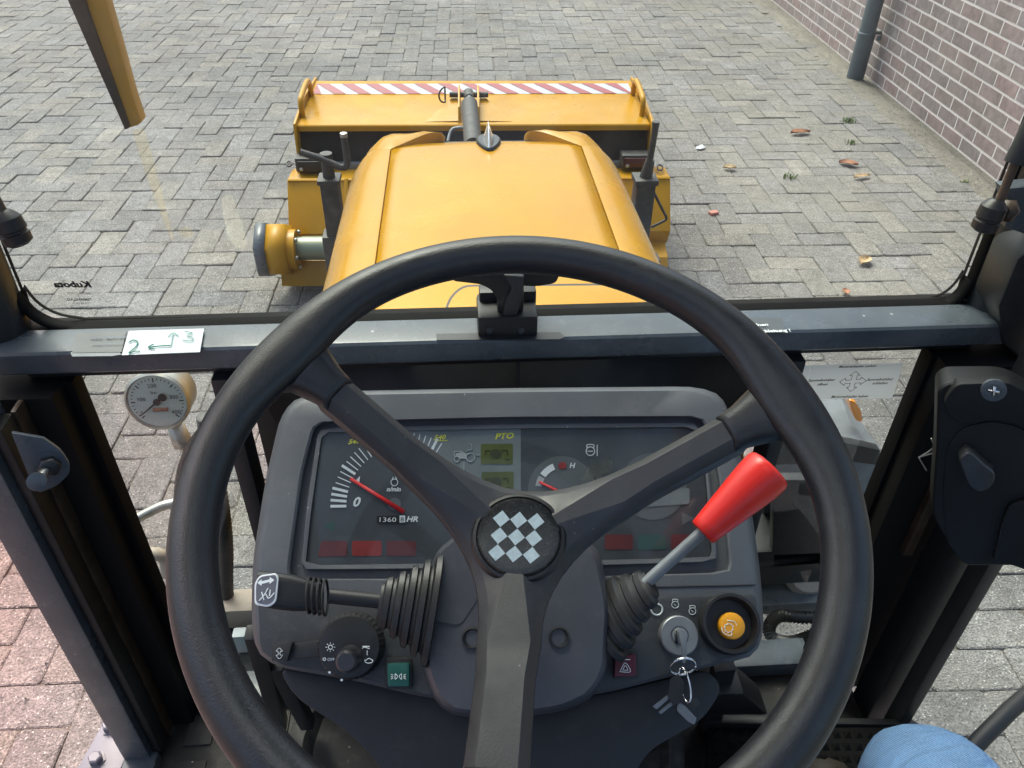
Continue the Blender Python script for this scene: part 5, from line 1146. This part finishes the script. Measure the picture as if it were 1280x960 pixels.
# dark rubber apron under the lid, grey rail, lower deck
sprism('rubber_apron', [(3.11, .52), (3.13, .53), (3.16, .53), (3.10, .40), (3.07, .385)], -.684, .690, M['bristle'])
sprism('hopper_mouth', [(3.14, .54), (3.60, .53), (3.60, .15), (3.12, .15)], -.68, .686, M['bristle'])
sprism('grey_rail', [(3.035, .380), (3.035, .407), (3.06, .407), (3.06, .380)], -.66, .67, M['grey'])
sprism('brush_housing', [(3.05, .383), (2.93, .385), (2.815, .215), (2.84, .15), (3.0, .14)], -.718, .765, M['yellow2'], .006)
sprism('housing_rib', [(2.94, .392), (2.925, .392), (2.80, .215), (2.82, .20)], -.50, -.485, M['yellow2'], .002)
sprism('housing_lip', [(2.94, .386), (2.93, .391), (2.922, .386), (2.93, .378)], -.715, .762, M['yellow2'], .001)
tube('brush_axle', [sx(-.76, 2.73, .20), sx(-.30, 2.73, .20)], .045, mat('greenish_steel', (.22, .24, .17), .4, metal=.5), SW, n=24)
sprism('lower_step', [(2.84, .155), (2.76, .13), (2.72, .04), (2.84, .03)], -.755, -.25, M['yellow2'])
sprism('lower_step', [(2.84, .16), (2.76, .13), (2.70, .03), (2.84, .02)], .30, .755, M['yellow2'])
lathe('roller_brush', [(.05, 0), (.17, .002), (.17, 1.26), (.05, 1.262)], sx(-.62, 3.25, .18), sx(1, 0, 0)-sx(0, 0, 0), M['bristle'], SW, n=48)
# hub drive at the left end, octagonal
mo = empty('brush_motor', parent=SW)
lathe('motor_cover', [(.106, 0), (.106, .07)], sx(-.700, 2.72, .20), (-1, .0, 0), M['yellow2'], mo, n=6, auto=R(20)); lathe('motor_end', [(.112, .070), (.112, .105), (.100, .112)], sx(-.700, 2.72, .20), (-1, 0, 0), M['steel'], mo, n=6, auto=R(20))
lathe('motor_flange', [(.075, 0), (.075, .03)], sx(-.670, 2.72, .20), (-1, 0, 0), M['yellow2'], mo, n=24)
for k in range(6):
    a = k*1.047; lathe('bolt', [(.008, 0), (.008, .01)], sx(-.667, 2.72+.065*math.cos(a), .20+.065*math.sin(a)), (1, 0, 0), M['zinc'], mo, n=6)
# lamps
lampm = mat('smoked_red_lamp', (.06, .012, .012), .3)
for sg, P in ((-1, (391, 203)), (1, (795, 199))):
    o = empty('rear_lamp', parent=SW); c = AZ(*P, .425)
    box('lamp_housing', c, (.125, .06, .055), M['jack'], o, .006, rot=Matrix.Rotation(yw, 4, 'Z')); box('lamp_lens', c+np.array([0, -.032, .0]), (.105, .01, .036), lampm if sg > 0 else M['black'], o, .003, rot=Matrix.Rotation(yw, 4, 'Z'))
    lathe('lamp_screw', [(.008, 0), (.006, .005)], c+np.array([-.04, -.037, -.012]), (0, -1, .1), M['zinc'], o, n=10)
# handles
for x in (-.672, .672):
    P = [sx(x, 3.16, .54), sx(x, 3.16, .60), sx(x+(.0), 3.20, .62), sx(x, 3.34, .63), sx(x, 3.38, .60), sx(x, 3.39, .55)]
    tube('lift_handle', smoothpath(P, 5), .011, M['yellow2'], SW, n=12)
# lid cylinder with clevis, gussets
for s in (-1, 1):
    xb = -.018
    prism('clevis_plate', [sx(xb+s*.034, y, z) for y, z in ((3.08, .545), (3.12, .60), (3.26, .64), (3.30, .62), (3.34, .56))], (s*.008, 0, 0), M['yellow2'], SW, .002)
    mesh('gusset', [sx(xb+s*.042, 3.10, .552), sx(xb+s*.17, 3.10, .549), sx(xb+s*.045, 3.29, .60), sx(xb+s*.045, 3.30, .556)], [(0, 1, 2), (1, 2, 3), (0, 2, 3), (0, 1, 3)], M['yellow2'], SW)
cyb = sx(-.0, 2.55, .66); cyt = sx(-.018, 3.25, .605)
tube('hydraulic_cylinder', [cyb, cyb+(cyt-cyb)*.78], .031, M['jack'], SW, n=24); tube('cylinder_rod', [cyb+(cyt-cyb)*.78, cyb+(cyt-cyb)*.93], .016, M['chrome'], SW, n=18); tube('rod_eye', [cyb+(cyt-cyb)*.90, cyt+np.array([0, .04, -.01])], [.019, .023], M['jack'], SW, n=16)
tube('clevis_pin', [sx(-.095, 3.25, .605), sx(.06, 3.25, .605)], .011, M['jack'], SW, n=14); tube('linch_pin_ring', [sx(-.105, 3.25, .605)+np.array([.012*math.cos(a)-.008, .0, .03*math.sin(a)]) + np.array([-.012*abs(math.cos(a)), .02*math.cos(a), 0]) for a in np.linspace(0, 6.28, 24)[:-1]], .0035, M['jack'], SW, n=8, closed=True)
hs = smoothpath([sx(-.10, 3.02, .50), sx(-.085, 3.06, .53), sx(-.05, 3.06, .54), sx(-.03, 3.0, .56)], 6); tube('grey_hose', hs, .007, M['grey'], SW, n=10)
# parking jacks with cranks
for sg in (-1, 1):
    jk = empty('parking_jack', parent=SW)
    beam('jack_bracket', sx(sg*.40, 2.86, .28), sx(sg*.46, 2.46, .28), .05, .06, M['jack'], jk, .004)
    if sg < 0:
        t_ = AY(412, 226, 2.42); x, y, z = t_
        box('jack_tube', (x, y, z-.19), (.058, .058, .38), M['jack'], jk, .006); box('jack_sleeve', (x+.035, y+.0, z-.36), (.16, .07, .36), M['jack'], jk, .006)
        box('jack_cap', (x, y, z+.006), (.070, .070, .016), M['jack'], jk, .004); tube('jack_neck', [(x, y, z), (x, y, z+.09)], .019, M['jack'], jk, n=18)
        P = smoothpath([AY(375, 190, 2.40), AY(405, 200, 2.40), AY(425, 209, 2.40)], 4)+smoothpath([AY(432, 209, 2.40), AY(434, 200, 2.40), AY(430, 171, 2.40)], 4); tube('crank_handle', P, .0105, M['jack'], jk, n=12); lathe('handle_tip', [(.0115, 0), (.0115, .012), (.006, .014)], AY(430, 171, 2.40), (0, 0, 1), M['zinc'], jk, n=12)
    else:
        t_ = AY(806, 226, 2.36); x, y, z = t_
        box('jack_tube', (x, y, z-.2), (.062, .062, .40), M['jack'], jk, .006); box('jack_sleeve', (x+.03, y, z-.42), (.10, .06, .30), M['jack'], jk, .006)
        box('jack_cap', (x, y, z+.006), (.074, .074, .018), M['jack'], jk, .004)
        tube('jack_neck', [(x, y, z), AY(813, 200, 2.35)], [.022, .014], M['jack'], jk, n=14); tube('crank_handle', [AY(811, 206, 2.35), AY(815, 186, 2.35), AY(818, 168, 2.35), AY(820, 152, 2.35)], [.011, .010, .010, .012], M['jack'], jk, n=12)
        tube('wire_clip', smoothpath([AY(816, 238, 2.36), AY(828, 262, 2.36), AY(833, 272, 2.36), AY(830, 276, 2.36), AY(814, 284, 2.36)], 4), .0045, M['jack'], jk, n=8)
for P in ([(357, 204), (362, 201), (366, 205), (361, 209)], [(823, 205), (829, 208), (827, 214), (821, 211)]):
    tube('linch_pin_ring', [AZ(x, y, .40) for x, y in rpoly(P, 3, 4)], .0035, M['jack'], SW, n=8, closed=True)
for s in (-1, 1): beam('mounting_arm', (s*.25, 1.7, .32), (s*.22, 2.7, .30), .06, .06, M['jack'], SW, .006)
# ================================================================== DRIVER
pe = empty('person', 'person sitting in the driver seat in light blue jeans, right knee in view', 'person')
def denim():
    m = mat('blue_denim', (.075, .17, .35), .85, var=.3, vscale=14, bump=.9, bscale=500, spec=.2)
    N = m.node_tree.nodes; L = m.node_tree.links; b = N['Principled BSDF']; wv = N.new('ShaderNodeTexWave'); wv.wave_type = 'BANDS'; wv.bands_direction = 'DIAGONAL'; wv.inputs['Scale'].default_value = 190; wv.inputs['Distortion'].default_value = 3; wv.inputs['Detail'].default_value = 3; wv.inputs['Detail Scale'].default_value = 2
    tc = N.new('ShaderNodeTexCoord'); L.new(tc.outputs['Object'], wv.inputs['Vector']); src = b.inputs['Base Color'].links[0].from_socket
    x = N.new('ShaderNodeMixRGB'); x.blend_type = 'MIX'; x.inputs[2].default_value = (.34, .48, .66, 1); mr = N.new('ShaderNodeMath'); mr.operation = 'MULTIPLY'; mr.inputs[1].default_value = .45; L.new(wv.outputs[0], mr.inputs[0]); L.new(mr.outputs[0], x.inputs[0]); L.new(src, x.inputs[1]); L.new(x.outputs[0], b.inputs['Base Color'])
    n = N.new('ShaderNodeTexNoise'); n.inputs['Scale'].default_value = 9; n.inputs['Detail'].default_value = 3; n.inputs['Distortion'].default_value = 1.2; mp = N.new('ShaderNodeMapping'); mp.inputs['Scale'].default_value = (.7, 2.2, 1.6); L.new(tc.outputs['Object'], mp.inputs[0]); L.new(mp.outputs[0], n.inputs['Vector'])
    bp = N.new('ShaderNodeBump'); bp.inputs['Strength'].default_value = .8; bp.inputs['Distance'].default_value = .02; L.new(n.outputs['Fac'], bp.inputs['Height'])
    old = b.inputs['Normal'].links[0].from_node; L.new(bp.outputs[0], old.inputs['Normal']); return m
dn = denim()
def leg(knee, ank, hip, nm):
    P = smoothpath([hip, hip*.5+knee*.5+np.array([0, 0, .012]), knee*.85+hip*.15+np.array([0, 0, .004]), knee+np.array([0, .0, -.005]), knee*.86+ank*.14+np.array([0, .022, 0]), knee*.5+ank*.5, ank], 6)
    n = len(P); rad = [np.interp(i/(n-1), [0, .17, .35, .47, .55, .7, 1], [.098, .090, .084, .078, .076, .068, .055]) for i in range(n)]
    V, Fc = tubedata(P, rad, 28)
    V = [Vector(v)+Vector((math.sin(v[2]*90+v[0]*30), math.cos(v[1]*80), math.sin(v[0]*100)))*.0012+Vector(v).normalized()*.0035*math.sin(v[2]*55+v[0]*22+math.sin(v[1]*30)*1.5) for v in V]
    return V, Fc
kR = AZ(1148, 985, .955); kR = np.array([.428, .368, .778])
VV, FF = leg(kR, np.array([.435, .40, .50]), np.array([.11, -.30, .96]), 'r')
V2, F2 = leg(np.array([-.20, .10, .86]), np.array([-.22, .02, .52]), np.array([-.11, -.30, .96]), 'l'); b0 = len(VV); VV += V2; FF += [tuple(b0+i for i in f) for f in F2]
V3, F3 = tubedata(smoothpath([(-.17, -.33, .97), (-.06, -.34, .98), (.06, -.34, .98), (.17, -.33, .97)], 5), [(.12, .11)]*16, 24); b0 = len(VV); VV += V3; FF += [tuple(b0+i for i in f) for f in F3]
mesh('jeans', VV, FF, dn, pe, auto=R(70))
sm_ = smoothpath([(kR[0]+.074, kR[1]-.25, .90), (kR[0]+.080, kR[1]-.08, kR[2]+.012), (kR[0]+.070, kR[1]+.045, kR[2]-.03)], 8); tube('trouser_seam', sm_, .0022, dn, pe, n=6)
for c in ((.44, .45, .47), (-.22, .07, .48)):
    lathe('boot', [(.02, -.11), (.042, -.09), (.05, -.02), (.052, .05), (.048, .10), (.03, .125), (.01, .13)], c, (.05, 1, -.1), M['boot'], pe, n=20, auto=R(60))
